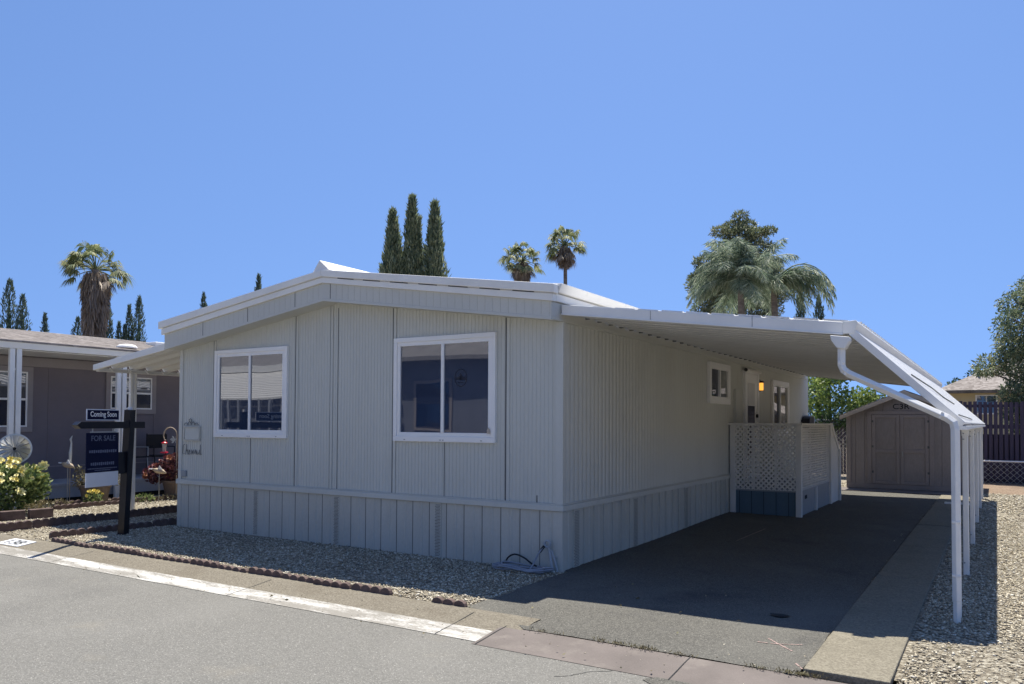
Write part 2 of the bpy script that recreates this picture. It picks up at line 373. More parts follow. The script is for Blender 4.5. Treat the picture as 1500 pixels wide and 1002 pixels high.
# pink paint cross and little paint dashes on the driveway
def dash(pts, w, z=.016):
    bb = B()
    for i in range(len(pts) - 1): 
        for q in range(8):
            a = [pts[i][c] + (pts[i + 1][c] - pts[i][c]) * q / 8 for c in (0, 1)]; e = [pts[i][c] + (pts[i + 1][c] - pts[i][c]) * (q + .9) / 8 for c in (0, 1)]
            if random.random() < .88: bb.bar((*a, dz(*a) + z - .011), (*e, dz(*e) + z - .011), w * random.uniform(.5, 1.2), .001)
    return bb
b = dash([(2.46, -1.42), (2.56, -1.535), (2.68, -1.66)], .014, .0135); b.v += []
part('paint_cross', b, 'pink_paint', drive); part('paint_cross', dash([(2.42, -1.56), (2.56, -1.54), (2.71, -1.47)], .012, .0150), 'pink_paint', drive)
part('paint_dash', dash([(2.76, -1.93), (2.82, -2.03)], .012, .0135), 'pink_paint', drive); part('paint_dash', dash([(.98, 3.0), (1.01, 4.4)], .010), 'pink_paint', drive)
b = B(); b.v = [(2.38 + .075 * math.cos(t) * (1 + .2 * math.sin(3 * t)), -.72 + .05 * math.sin(t), .0155) for t in [i * PI / 8 for i in range(16)]]; b.f = [tuple(range(16))]
part('oil_spot', b, 'dark_gap', drive)
# concrete strip along the driveway, cast in slabs
strip = None
cuts = [-2.08, -.55, 1.55, 3.9, 6.3, 8.6, 10.6, 12.6]
b = B()
for a, c in zip(cuts[:-1], cuts[1:]): b.box(2.835 + random.uniform(-.01, .01), 3.335 + random.uniform(-.008, .008), a + .006, c - .006, -.03, .022 + random.uniform(-.004, .004))
strip = struct('concrete_strip', b, 'concrete', label='narrow concrete strip along the right of the driveway', cat='path'); _bev(strip, .008)
b = B(); b.box(-.4, 3.32, 12.32, 13.25, -.03, .02); struct('shed_pad', b, 'red_curb', label='concrete pad in front of the storage shed', cat='slab')

# loose stones of the gravel in the near beds, one countless mass
def pebbles(regions):
    base = np.array([(1, 0, 0), (-1, 0, 0), (0, 1, 0), (0, -1, 0), (0, 0, 1), (0, 0, -1)], float)
    F = np.array([(0, 2, 4), (2, 1, 4), (1, 3, 4), (3, 0, 4), (2, 0, 5), (1, 2, 5), (3, 1, 5), (0, 3, 5)])
    Vs = []; Fs = []; off = 0
    for (x0, x1, y0, y1, n, s0, s1) in regions:
        c = np.stack([RN.uniform(x0, x1, n), RN.uniform(y0, y1, n), np.zeros(n)], 1)
        if n > 500: k_ = np.sin(c[:, 0] * 2.3 + 1.1 * np.sin(c[:, 1] * 1.3)) + np.sin(c[:, 1] * 1.9 + c[:, 0]) + RN.normal(0, .6, n); c = c[k_ < 1.25]; n = len(c)
        s = (s0 * .7 + (s1 * 1.15 - s0 * .7) * RN.uniform(0, 1, (n, 1)) ** 1.7) * np.array([1, .75, .55]) * RN.uniform(.7, 1.3, (n, 3))
        a = RN.uniform(0, 2 * PI, n); v = base[None] * RN.uniform(.75, 1.2, (n, 6, 1)) + RN.normal(0, .18, (n, 6, 3)); v = v * s[:, None, :]
        ca, sa = np.cos(a)[:, None], np.sin(a)[:, None]
        w = np.stack([v[..., 0] * ca - v[..., 1] * sa, v[..., 0] * sa + v[..., 1] * ca, v[..., 2] + v[..., 0] * RN.uniform(-.4, .4, (n, 1))], -1)
        w += c[:, None, :]; w[..., 2] += s[:, 2:3] * RN.uniform(.1, .8, (n, 1))
        Vs.append(w.reshape(-1, 3)); Fs.append((F[None] + (np.arange(n) * 6)[:, None, None] + off).reshape(-1, 3)); off += n * 6
    return np.concatenate(Vs), np.concatenate(Fs)
v, f = pebbles([(-6.7, .06, -1.84, -.03, 40000, .008, .0165), (-10, -6.65, -1.84, 1.2, 15000, .009, .018), (-10, -6.65, 1.2, 6, 5000, .012, .024),
                (3.36, 4.6, -2.05, 2.5, 23000, .008, .016), (3.36, 4.8, 2.5, 8, 15000, .009, .018), (3.36, 5.5, 8, 13.4, 7000, .013, .026), (.3, .9, 12.7, 15, 700, .012, .024), (.1, 2.8, -1.8, 6, 90, .004, .010), (2.7, 2.85, -2, 9, 60, .004, .012), (-6, 3, -2.6, -1.9, 120, .004, .009)])
o = _mesh('loose_stones', v, f, 'pebble'); tag(o, 'loose cream and tan pebbles lying in the gravel beds', 'pebbles', kind='stuff')
P = []
for (x0, x1, y0, y1, n) in ((-6.4, 0, -1.8, -.1, 45), (3.4, 5, -2, 9, 70), (-10, -6.7, -1.7, 3, 50), (.2, 2.7, -1.8, 0, 12), (-5, 3, -2.6, -2.2, 22)): P.append(np.stack([RN.uniform(x0, x1, n), RN.uniform(y0, y1, n), np.full(n, .022)], 1))
P = np.concatenate(P); P[:, 2] -= np.where(P[:, 1] < -1.9, .045, 0); D = RN.normal(0, 1, P.shape); D[:, 2] *= .12
v, f = blades(P, D, RN.uniform(.02, .055, len(P)), RN.uniform(.010, .022, len(P)), curl=.15); o = _mesh('fallen_leaves', v, f, 'leaf_dry'); tag(o, 'scattered dry fallen leaves on gravel, curb and driveway', 'leaves', kind='stuff')
# short weeds in the apron joint and along the curb
P = []
for i in range(46):
    cx = RN.choice([RN.uniform(-5.8, .2), RN.uniform(.7, 3.0), RN.uniform(1.4, 2.2), RN.uniform(2.5, 2.95)]); cy = -1.86 if cx < .3 else -2.13
    for k in range(RN.integers(5, 16)): P.append((cx + RN.normal(0, .03), cy + RN.normal(0, .012), -.004))
P = np.array(P); D = RN.normal(0, .8, P.shape); D[:, 2] = 1
v, f = blades(P, D, RN.uniform(.012, .04, len(P)), .008); o = _mesh('weeds', v, f, 'leaf_dry'); tag(o, 'low dry weeds in the cracks beside the curb', 'weeds', kind='stuff')

# scalloped edging blocks, one object per block
def edging_block(n, pitch, h, th):
    out = []
    for i in range(n):
        for k in range(7):
            t = PI * k / 6; out.append((i * pitch + pitch / 2 - pitch / 2 * math.cos(t), 0, h - .035 + .045 * math.sin(t)))
    poly = [(0, -th / 2, -.04)] + [(p[0], -th / 2, p[2]) for p in out] + [(n * pitch, -th / 2, -.04)]
    return B().prism(poly, (0, th, 0))
def edging(p, q, label, group, n=4, pitch=.115, h=.075, th=.05, jit=.015, skip=()):
    p = Vector(p); q = Vector(q); L = (q - p).length; bl = n * pitch + .012; cnt = int(L / bl); d = (q - p) / L; ang = math.atan2(d.y, d.x)
    first = None
    for i in range(cnt):
        if i in skip: continue
        pos = p + d * (i * bl)
        if first is None:
            o = _mesh('edging_block', *[(lambda x: (x.v, x.f))(edging_block(n, pitch, h, th))][0], 'red_brick'); _bev(o, .006); first = o
        else: o = first.copy(); COL.objects.link(o)
        o.location = (pos.x + random.uniform(-.006, .006), pos.y + random.uniform(-jit, jit), random.uniform(-.018, .006)); o.rotation_euler = (random.uniform(-.12, .12), 0, ang + random.uniform(-.03, .03))
        tag(o, label, 'edging block', group)
edging((-6.38, -1.84, 0), (-.32, -1.86, 0), 'low scalloped red edging block in the row along the street curb', 'edging blocks along the street curb', h=.06, skip=())
edging((-.26, -1.86, 0), (.12, -1.85, 0), 'short scalloped edging block at the driveway end of the curb row', 'edging blocks at the driveway end', n=3, h=.05)
edging((-7.86, -1.80, 0), (-8.05, 3.2, 0), 'taller scalloped red edging block in the long row beside the white awning post', 'edging blocks beside the awning post', h=.12)
edging((-6.72, -1.68, 0), (-6.56, .9, 0), 'scalloped red edging block in the short row at the house corner', 'edging blocks at the house corner', h=.09)
edging((-9.95, .05, 0), (-10.08, 4.6, 0), 'scalloped red edging block in the row in front of the neighbour\'s deck', 'edging blocks of the flower bed', h=.08)
edging((-10.25, .25, 0), (-10.32, 1.9, 0), 'scalloped red edging block in the back row behind the yellow flowering tuft', 'edging blocks behind the yellow tuft', h=.1)
for i, (x, y, rz, lb) in enumerate(((-9.12, -1.38, 1.1, 'dark red brick at the photo\'s left edge under the rose bush'), (-9.08, -1.02, 1.35, 'red brick in the middle of the three under the rose bush'), (-9.02, -.63, 1.45, 'red brick at the right end under the rose bush'))):
    b = B().box(-.17, .17, -.06, .06, -.03, .15); o = solo('garden_brick', b, 'red_brick', lb, 'brick', 'bricks under the rose bush', bevel=.012); o.location = (x, y, 0); o.rotation_euler.z = rz
# flat stone and number plate painted on the curb
cb = thing('curb_number', (-6.72, -2.12, 0), 'white painted plate with the number 138 on the curb', 'number plate')
b = B().prism([(-6.98, -2.215, -.018), (-6.45, -2.215, -.018), (-6.45, -1.985, .011), (-6.98, -1.985, .011)], (0, 0, .006)); part('plate', b, 'sign_white', cb)
text_mesh('number', '138', 'curb_mark_black', cb, (-6.715, -2.1, .004), (1, 0, 0), (0, .992, .125), .34, .15, .001, .001)

# ------------------------------------------------------------------ the manufactured home
W = 6.4; Ld = 12.5; ZR = .628
home = thing('manufactured_home', (-3.2, 6.2, 0), 'light grey manufactured home with two white framed front windows and a low white gable roof', 'house')
XP = -3.22
def zsof(x): return (2.60 + (x + W) / (W + XP) * .465) if x < XP else (3.065 - (x - XP) / -XP * .44)     # underside of the gable overhang
def zgrey(x): return (2.815 + (x + W) / (W + XP) * .462) if x < XP else (3.277 - (x - XP) / -XP * .472)
def ztop(x): return (3.012 + (x + W) / (W + XP) * .425) if x < XP else (3.437 - (x - XP) / -XP * .455)
prof = []; k = 0; x = -W
while x < -1e-6:
    for dx, dy in ((0, 0), (.036, 0), (.039, .0045), (.047, .0045), (.05, 0)):
        if x + dx <= 1e-6: prof.append((x + dx, dy))
    x += .05
prof = sorted(set((round(a, 4), d) for a, d in prof)); 
b = B().columns(prof, lambda x, y: ZR, lambda x, y: zsof(min(0, max(-W, x))), 0)
part('front_wall', b, 'siding_paint', home)
prof = []; y = 0.0
while y < Ld:
    for i in range(8): prof.append((.010 * abs(math.sin(PI * i / 8)) ** .8, y + .1 * i / 8))
    y += .1
b = B().columns(prof, lambda x, y: ZR, lambda x, y: 2.66, 0); part('side_wall', b, 'siding_paint', home)
b = B(); b.v = [(-W, 0, 0), (-W, Ld, 0), (-W, Ld, 2.7), (-W, 0, 2.7)]; b.f = [(0, 3, 2, 1)]
b.add([(-W, Ld, 0), (0, Ld, 0), (0, Ld, 2.7), (XP, Ld, 3.2), (-W, Ld, 2.7)], [(0, 4, 3, 2, 1)]); part('back_walls', b, 'siding_paint', home)
# corner boards, seams between siding sheets
part('corner_trim', B().box(-W - .016, -W + .06, -.018, .05, ZR + .07, 2.60), 'siding_paint', home, .004); b = B().box(-.07, .024, -.018, .05, ZR + .07, 2.62); part('corner_trim', b, 'siding_paint', home, .004)
for sx, w in ((-5.65, .018), (-3.983, .02), (-3.351, .01), (-2.309, .018), (-.693, .018)):
    b = B().box(sx - w / 2, sx + w / 2, -.0035, .003, ZR + .07, zsof(sx) - .01); part('panel_seam', b, 'seam', home)
    b = B().box(sx + w / 2 + .002, sx + w / 2 + .04, -.009, .003, ZR + .07, zsof(sx) - .012); part('batten', b, 'siding_paint', home)
for sx, z0, z1 in ((-4.85, ZR + .07, 1.32), (-1.53, ZR + .07, 1.32), (-3.22, ZR + .07, 3.0)):
    b = B().box(sx - .004, sx + .004, -.003, .003, z0, z1); part('panel_seam', b, 'seam', home)
b = B().box(-.30, -.292, -.004, .003, .70, .78); part('panel_seam', b, 'dark_gap', home)
# belly rail
b = B().box(-W - .03, .045, -.045, 0, ZR, ZR + .062).box(0, .045, .0005, 5.96, ZR + .0005, ZR + .0615); part('belly_rail', b, 'siding_paint', home, .006)
b = B().box(-W - .02, .03, -.03, 0, ZR + .063, ZR + .075).box(.0, .03, .0005, Ld, ZR + .0635, ZR + .0745); part('belly_flashing', b, 'skirting_paint', home)
# skirting: lapped vertical panels with a shallow centre rib
def skirt(along, L0, L1, pitch, fixed, sgn):
    pr = []; p = L0
    while p < L1 - .01:
        e = min(p + pitch, L1)
        for t, d in ((0, .012), (.05, .014), (.44, .010), (.48, .016), (.56, .016), (.60, .010), (.95, .004), (.985, .000), (.999, -.004)): pr.append((p + (e - p) * t, d))
        p = e
    if along == 0: return [(a, fixed - .008 - d) for a, d in pr]
    return [(fixed + .008 + d, a) for a, d in pr]
b = B().columns(skirt(0, -W, 0, .2461, 0, -1), lambda x, y: -.03, lambda x, y: ZR + .002, 0); part('front_skirting', b, 'skirting_paint', home)
b = B().columns(skirt(1, .0, Ld, .25, 0, 1), lambda x, y: -.03, lambda x, y: ZR + .002, 0); part('side_skirting', b, 'skirting_paint', home)
part('skirting_corner', B().box(-W - .014, -W + .075, -.028, .05, -.03, ZR - .001), 'skirting_paint', home, .006); b = B().box(-.085, .026, -.028, .06, -.03, ZR - .001); part('skirting_corner', b, 'skirting_paint', home, .006)
i = 1
while i < 26:
    sx = -W + i * .2461; b = B().box(sx - .004, sx + .003, -.022, -.006, -.03, ZR - .002); part('skirting_joint', b, 'seam', home); i += 1
# perforated vent strips: real rows of dark holes
def vent(cx, along):
    root = part('skirting_vent', (B().box(cx - .045, cx + .045, -.027, -.006, -.03, ZR - .003) if along == 0 else B().box(.006, .027, cx - .07, cx + .07, -.03, ZR - .003)), 'skirting_paint', home)
    bb = B(); w = .036 if along == 0 else .056
    for r in range(36):
        z = .02 + r * .0165
        for c in range(4):
            a = cx + (-w + (c + (.5 if r % 2 else 0)) * (2 * w / 4.0))
            h = .005 if along == 0 else .008
            if along == 0: bb.v += [(a, -.0285, z), (a + 2 * h, -.0285, z), (a + 2 * h, -.0285, z + .0085), (a, -.0285, z + .0085)]
            else: bb.v += [(.0285, a, z), (.0285, a + 2 * h, z), (.0285, a + 2 * h, z + .0085), (.0285, a, z + .0085)]
            n = len(bb.v); bb.f.append((n - 4, n - 3, n - 2, n - 1))
    part('vent_holes', bb, 'dark_gap', root)
for cx in (-4.70, -3.20, -1.60): vent(cx, 0)
for cy in (.30, 1.92, 3.8): vent(cx := cy, 1)
# gable overhang: soffit, grey ribbed fascia, two stepped white trims
OH = -.27
def strip_gable(zl, zh, y0, y1, mat, name, par=None, xa=-W, xb=.012, bev=.003):
    bb = B()
    for (a, c) in ((xa, XP), (XP, xb)):
        q = [(a, y0, zl(a)), (c, y0, zl(c)), (c, y0, zh(c)), (a, y0, zh(a))]
        bb.prism(q, (0, y1 - y0, 0))
    return part(name, bb, mat, par or home, bev)
strip_gable(lambda x: zsof(x) - .004, lambda x: zsof(x) + .012, OH + .012, .03, 'fascia_paint', 'soffit', xb=0)
gf = strip_gable(lambda x: zsof(x) + .02, zgrey, OH, OH + .02, 'fascia_paint', 'gable_fascia', xa=-W - .02, xb=.02)
strip_gable(lambda x: zsof(x) - .012, lambda x: zsof(x) + .022, OH - .006, OH + .024, 'fascia_paint', 'fascia_lip', gf, xa=-W - .022, xb=.022)
bb = B(); x = -W + .1
while x < 0:
    if abs(x - XP) > .06: bb.box(x - .003, x + .003, OH - .0015, OH + .001, zsof(x) + .024, zgrey(x) - .004)
    x += .1
gro = part('fascia_grooves', bb, 'skirting_paint', gf); bm = bmesh.new(); bm.from_mesh(gf.data); n0 = len(bm.faces); bm.from_mesh(gro.data); bm.faces.ensure_lookup_table()
for f_ in bm.faces[n0:]: f_.material_index = 1
bm.to_mesh(gf.data); bm.free(); gf.data.materials.append(MT['skirting_paint']); bpy.data.objects.remove(gro); [gf.modifiers.remove(m_) for m_ in list(gf.modifiers)]
for sx in (-5.55, -4.62, -3.72, -3.10):
    part('fascia_joint', B().box(sx - .004, sx + .004, OH - .0025, OH + .001, zsof(sx) + .024, zgrey(sx) - .002), 'seam', gf)
zm = lambda x: zgrey(x) + (ztop(x) - zgrey(x)) * .47
lt = strip_gable(lambda x: zgrey(x) + .001, lambda x: zm(x) - .010, OH - .03, OH + .05, 'trim_white', 'lower_roof_trim', xa=-W - .06, xb=.05)
strip_gable(lambda x: zm(x) - .012, lambda x: zm(x) - .001, OH - .018, OH + .05, 'window_white', 'trim_groove', lt, xa=-W - .05, xb=.04)
strip_gable(lambda x: zm(x), lambda x: ztop(x), OH - .05, OH + .05, 'trim_white', 'upper_roof_trim', xa=-W - .11, xb=.075, bev=.008)
for i in range(7):
    sx = -2.95 + i * .42; part('trim_gap', B().bar((sx, OH - .031, zm(sx) - .004), (sx + .26, OH - .031, zm(sx + .26) - .004), .006, .010), 'dark_gap', lt)
# side fascia and eave
b = B().box(-.02, .022, OH + .021, Ld, 2.655, 2.80); part('side_fascia', b, 'fascia_paint', home, .003)
b = B().box(.0, .03, OH + .022, Ld, 2.615, 2.655); part('side_trim', b, 'siding_paint', home, .004)
b = B().box(-.05, .05, OH + .052, Ld, 2.806, 2.885); part('side_lower_trim', b, 'trim_white', home, .006)
b = B().prism([(-.06, OH + .052, 2.895), (.075, OH + .052, 2.895), (.115, OH + .052, 2.985), (-.06, OH + .052, 3.0)], (0, Ld - OH, 0)); part('side_eave_trim', b, 'trim_white', home, .006)
b = B().box(-W - .03, -W + .02, OH + .021, Ld, 2.60, 2.81).box(-W - .1, -W + .02, OH + .052, Ld, 2.815, 3.0); part('left_fascia', b, 'fascia_paint', home)
b = B()
for (xa, xb) in ((-W - .1, XP), (XP, .1)):
    b.prism([(xa, OH + .05, ztop(max(-W, min(0, xa))) - .03), (xb, OH + .05, ztop(max(-W, min(0, xb))) - .03), (xb, OH + .05, ztop(max(-W, min(0, xb))) - .006), (xa, OH + .05, ztop(max(-W, min(0, xa))) - .006)], (0, Ld - OH, 0))
roof = part('roof', b, 'roof_white', home)
b = B().prism([(XP - .17, OH - .02, 3.415), (XP + .11, OH - .02, 3.435), (XP - .05, OH - .02, 3.565)], (0, Ld, 0)); part('ridge_cap', b, 'roof_white', roof)
# windows
def window(par, name, plane, a0, a1, z0, z1, fl=.055, sash=.045, mull=.042, out=.035, dirn=0, sill=False, split=.5, right_dark='glass_dark', left_dark='glass_dark'):
    """dirn 0: in plane y=plane facing -y, a = x ; dirn 1: in plane x=plane facing +x, a = y"""
    def bx(bb, p0, p1, q0, q1, d0, d1):
        return bb.box(p0, p1, plane - d1, plane - d0, q0, q1) if dirn == 0 else bb.box(plane + d0, plane + d1, p0, p1, q0, q1)
    f = B(); o = out
    for (p0, p1, q0, q1) in ((a0, a1, z0, z0 + fl * 1.15), (a0, a1, z1 - fl, z1), (a0, a0 + fl, z0 + fl * 1.15, z1 - fl), (a1 - fl, a1, z0 + fl * 1.15, z1 - fl)): bx(f, p0, p1, q0, q1, -.005, o)
    w = part(name, f, 'window_white', par, .005)
    s = B(); i0, i1, j0, j1 = a0 + fl, a1 - fl, z0 + fl * 1.15, z1 - fl
    for (p0, p1, q0, q1) in ((i0, i1, j0, j0 + sash), (i0, i1, j1 - sash, j1), (i0, i0 + sash, j0 + sash, j1 - sash), (i1 - sash, i1, j0 + sash, j1 - sash)): bx(s, p0, p1, q0, q1, -.004, o - .012)
    part('window_frame', s, 'window_white', w, .003)
    m = i0 + (i1 - i0) * split
    s = B(); bx(s, m - mull / 2, m + mull / 2, j0 + sash, j1 - sash, -.004, o - .006); part('mullion', s, 'window_white', w, .003)
    for (p0, p1, mt, dp) in ((i0 + sash, m - mull / 2, left_dark, .006), (m + mull / 2, i1 - sash, right_dark, .014)):
        g = B(); bx(g, p0, p1, j0 + sash, j1 - sash, .002, dp); part('pane', g, mt, w)
    return w
w1 = window(home, 'front_window', 0, -5.606, -4.117, 1.3265, 2.558)
w2 = window(home, 'front_window', 0, -2.280, -.817, 1.3265, 2.558)
for i in (-.02, .02, -.55, .55):
    part('weep_slot', B().box(-1.548 + i - .012, -1.548 + i + .012, -.0362, -.03, 1.345, 1.352), 'seam', w2); part('weep_slot', B().box(-4.86 + i - .012, -4.86 + i + .012, -.0362, -.03, 1.345, 1.352), 'seam', w1)
# oval emblem on the right pane of the second window
em = B(); cx, cz = -1.295, 2.062
for i in range(28):
    t0 = 2 * PI * i / 28; t1 = 2 * PI * (i + 1) / 28
    q = lambda t, s: (cx + .088 * s * math.cos(t), -.0165, cz + .105 * s * math.sin(t))
    em.prism([q(t0, 1), q(t1, 1), q(t1, .87), q(t0, .87)], (0, .002, 0))
em.prism([(cx - .07, -.0165, cz - .02), (cx + .07, -.0165, cz - .03), (cx + .072, -.0165, cz + .005), (cx + .03, -.0165, cz + .012), (cx + .005, -.0165, cz + .05), (cx - .012, -.0165, cz + .055), (cx - .02, -.0165, cz + .02), (cx - .045, -.0165, cz + .01), (cx - .07, -.0165, cz + .01)], (0, .002, 0))
for i in range(7): em.box(cx - .04 + i * .012, cx - .034 + i * .012, -.0165, -.0145, cz - .062, cz - .048)
em.prism([(cx - .015, -.0165, cz - .02), (cx + .004, -.0165, cz + .03), (cx + .012, -.0165, cz - .03)], (0, .002, 0))
part('window_emblem', em, 'logo_dark', w2)
b = B().prism([(-.915, -.045, 1.43), (-.875, -.045, 1.43), (-.875, -.045, 1.47), (-.895, -.045, 1.50), (-.915, -.045, 1.47)], (0, .006, 0)); part('window_sticker', b, 'shed_fascia', w2)
# side wall windows, door and lamp
window(home, 'side_window', 0.012, 4.82, 5.92, 1.875, 2.535, fl=.075, sash=.03, dirn=1, left_dark='glass_navy', right_dark='glass_pale', split=.5, out=.05)
window(home, 'side_window', 0.012, 8.88, 10.32, 1.30, 2.445, fl=.09, sash=.03, dirn=1, left_dark='glass_navy', right_dark='glass_pale', split=.46, out=.05)
d = part('door', B().box(.0, .04, 6.93, 7.73, .50, 2.47), 'window_white', home, .005)
part('door_frame', B().box(.0, .062, 6.85, 6.93, .50, 2.47).box(0, .062, 7.73, 7.80, .50, 2.47).box(0, .06, 6.85, 7.80, 2.4705, 2.52), 'window_white', d, .004)
part('door_awning_roller', B().tube([(.075, 6.83, 2.52), (.075, 7.82, 2.52)], .028, 8), 'trim_white', d); part('roller_end', B().tube([(.075, 6.80, 2.52), (.075, 6.829, 2.52)], .033, 8), 'black_rubber', d)
part('door_glass', B().box(.04, .046, 7.07, 7.53, .95, 1.88), 'glass_navy', d); part('door_blind', B().box(.04, .048, 7.07, 7.53, 1.885, 2.30), 'pan_white', d)
part('door_handle', B().bar((.04, 7.66, 1.54), (.10, 7.66, 1.54), .03).bar((.09, 7.68, 1.54), (.09, 7.54, 1.54), .022), 'black_paint', d); part('door_lock', B().tube([(.04, 7.66, 1.70), (.075, 7.66, 1.70)], .035, 10), 'black_paint', d)
l = part('wall_lamp', B().box(.0, .03, 7.90, 8.02, 2.17, 2.40).box(.03, .10, 7.91, 8.0, 2.335, 2.375).box(.03, .10, 7.91, 8.0, 2.18, 2.19), 'black_paint', home); part('lamp_shade', B().box(.031, .09, 7.92, 7.99, 2.191, 2.334), 'lamp_glow', l)
part('electric_panel', B().box(0, .05, 6.28, 6.62, 1.2, 2.15), 'siding_paint', home, .004)
part('outlet_cover', B().box(-6.335, -6.225, -.03, .002, .735, .825), 'porch_grey', home, .006)
# plaque and script lettering hung on the front wall, painted over in the wall colour
pl = thing('wall_plaque', (-6.1, 0, 1.4), 'small grey framed plaque with scrolled top on the front wall', 'plaque')
part('board', B().box(-6.27, -5.95, -.018, .0, 1.285, 1.455), 'siding_paint', pl, .004)
part('rim', B().box(-6.30, -6.27, -.03, 0, 1.265, 1.475).box(-5.95, -5.92, -.03, 0, 1.265, 1.475).box(-6.27, -5.95, -.03, 0, 1.265, 1.285).box(-6.27, -5.95, -.03, 0, 1.455, 1.475), 'skirting_paint', pl, .003)
sc = B()
for k in range(4): sc.tube([(-6.27 + k * .08 + .038 * math.cos(t) + .03, -.02, 1.49 + (.035 + .015 * (k in (1, 2))) * math.sin(t)) for t in [PI * i / 6 for i in range(7)]], .006, 5)
sc.tube([(-6.14 + .03 * math.cos(t), -.02, 1.56 + .025 * math.sin(t)) for t in [2 * PI * i / 10 for i in range(11)]], .006, 5)
part('scroll_top', sc, 'faded_paint', pl)
sw = B()
def stroke(pts): sw.tube([(-6.32 + p[0] * .43, -.012, 1.06 + p[1] * .15) for p in pts], .005, 5)
stroke([(0, .1), (.02, .9), (.1, 1)]); stroke([(.02, .05), (.1, .1)]); stroke([(.16, 0), (.2, 1), (.2, .3), (.25, .5), (.28, 0)]); stroke([(.32, .1), (.38, .45), (.34, .5), (.34, 0), (.42, .1)])
stroke([(.46, .5), (.48, .05), (.52, .4), (.56, .05), (.58, .5)]); stroke([(.63, .1), (.68, .5), (.72, .05), (.75, .45), (.79, .0)]); stroke([(.84, .1), (.9, .5), (.88, 0)]); stroke([(.94, 1), (.96, 0), (1, .1)])
solo('wall_script', sw, 'faded_paint', 'faded handwritten style lettering on the front wall below the plaque', 'lettering')

# ------------------------------------------------------------------ carport with drop side
XO = 2.80; XB = 3.66; YF = -.06; YB = 12.1
def zr(x): return 2.775 - x * (2.775 - 2.43) / XO
cp = thing('carport', (1.8, 6, 0), 'white aluminium carport with a sloping drop side on short posts beside the house', 'carport')
def pan_sheet(p0, p1, y0, y1, pitch, rise, th_top=.012):
    """ribbed pan: ribs run from p0 to p1 (x,z points), repeated along y"""
    (xa, za), (xb, zb) = p0, p1; dx, dzz = xb - xa, zb - za; L = math.hypot(dx, dzz); nx_, nz_ = -dzz / L, dx / L
    pr = []; y = y0
    while y < y1 - 1e-6:
        for t, d in ((0, 0), (.18, 0), (.26, rise), (.74, rise), (.82, 0)): pr.append((min(y + t * pitch, y1), d))
        y += pitch
    pr.append((y1, 0)); bb = B()
    for (y, d) in pr: bb.v += [(xa + nx_ * d, y, za + nz_ * d), (xb + nx_ * d, y, zb + nz_ * d)]
    n = len(pr)
    for i in range(n - 1): bb.f.append((2 * i, 2 * i + 1, 2 * i + 3, 2 * i + 2))
    return bb
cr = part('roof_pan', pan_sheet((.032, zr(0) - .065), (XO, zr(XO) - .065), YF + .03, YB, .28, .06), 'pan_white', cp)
part('roof_rib_caps', pan_sheet((.12, zr(0.1) - .012), (XO, zr(XO) - .012), YF + .03, YB, .304, .03), 'metal_white', cr)
b = B().prism([(.04, YF - .03, zr(0) - .085), (XO - .03, YF - .03, zr(XO) - .10), (XO - .03, YF - .03, zr(XO) + .0), (.04, YF - .03, zr(0) + .012)], (0, .05, 0)); fr = part('front_fascia', b, 'metal_white', cp, .006)
b = B().prism([(.04, YF - .04, zr(0) - .094), (XO - .03, YF - .04, zr(XO) - .109), (XO - .03, YF - .04, zr(XO) - .096), (.04, YF - .04, zr(0) - .081)], (0, .07, 0)); part('fascia_lip', b, 'metal_white', fr)
bb = B(); x = .4
while x < XO - .1: bb.bar((x, YF + .0, zr(x) + .012), (x + .21, YF + .0, zr(x + .21) + .010), .05, .012); x += .245
part('fascia_cap', bb, 'roof_white', fr)
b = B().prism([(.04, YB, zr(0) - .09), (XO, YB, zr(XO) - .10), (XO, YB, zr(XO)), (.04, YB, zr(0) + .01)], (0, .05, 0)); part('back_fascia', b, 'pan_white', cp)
# gutter along the outer edge
b = B().prism([(XO - .03, YF - .035, zr(XO) - .10), (XO + .06, YF - .035, zr(XO) - .10), (XO + .09, YF - .035, zr(XO) - .01), (XO + .075, YF - .035, zr(XO) + .012), (XO - .03, YF - .035, zr(XO) + .004)], (0, YB - YF, 0)); gt = part('gutter', b, 'metal_white', cp, .005)
bb = B(); y = .2
while y < YB: bb.box(XO - .03, XO + .08, y, y + .04, zr(XO) + .013, zr(XO) + .03); y += .152
part('gutter_ribs', bb, 'pan_white', gt)
# hanger brackets where the roof meets the house
bb = B(); y = .5
while y < YB - .3: part('hanger_clip', B().box(.024, .07, y, y + .025, 2.70, 2.722), 'seam', cp); y += .304
# sloping drop side
p0 = (XO + .05, zr(XO) - .085); p1 = (XB, 1.56)
dp = part('drop_side', pan_sheet(p0, p1, YF, YB - .1, .152, .022), 'metal_white', cp)
dv = Vector((p1[0] - p0[0], 0, p1[1] - p0[1])).normalized(); nv = Vector((-dv.z, 0, dv.x))
def on(t, d, y): return (p0[0] + (p1[0] - p0[0]) * t + nv.x * d, y, p0[1] + (p1[1] - p0[1]) * t + nv.z * d)
b = B().prism([on(-.01, -.04, YF - .03), on(1.0, -.04, YF - .03), on(1.0, .022, YF - .03), on(-.01, .022, YF - .03)], (0, .045, 0)); part('end_beam', b, 'metal_white', dp, .006)
b = B().box(XB - .09, XB + .02, YF - .03, YB - .1, 1.515, 1.548); part('bottom_rail', b, 'metal_white', dp, .004)
part('wire', B().tube([on(.50, .032, .1), on(.60, .04, 1.2), on(.66, .028, 2.2), on(.72, .03, 3.4)], .006, 5), 'black_rubber', dp)
part('wire', B().tube([on(.93, .03, .0), on(.95, .036, 1.3), on(.955, .03, 3.0)], .005, 5), 'black_rubber', dp)
XPST = 3.60
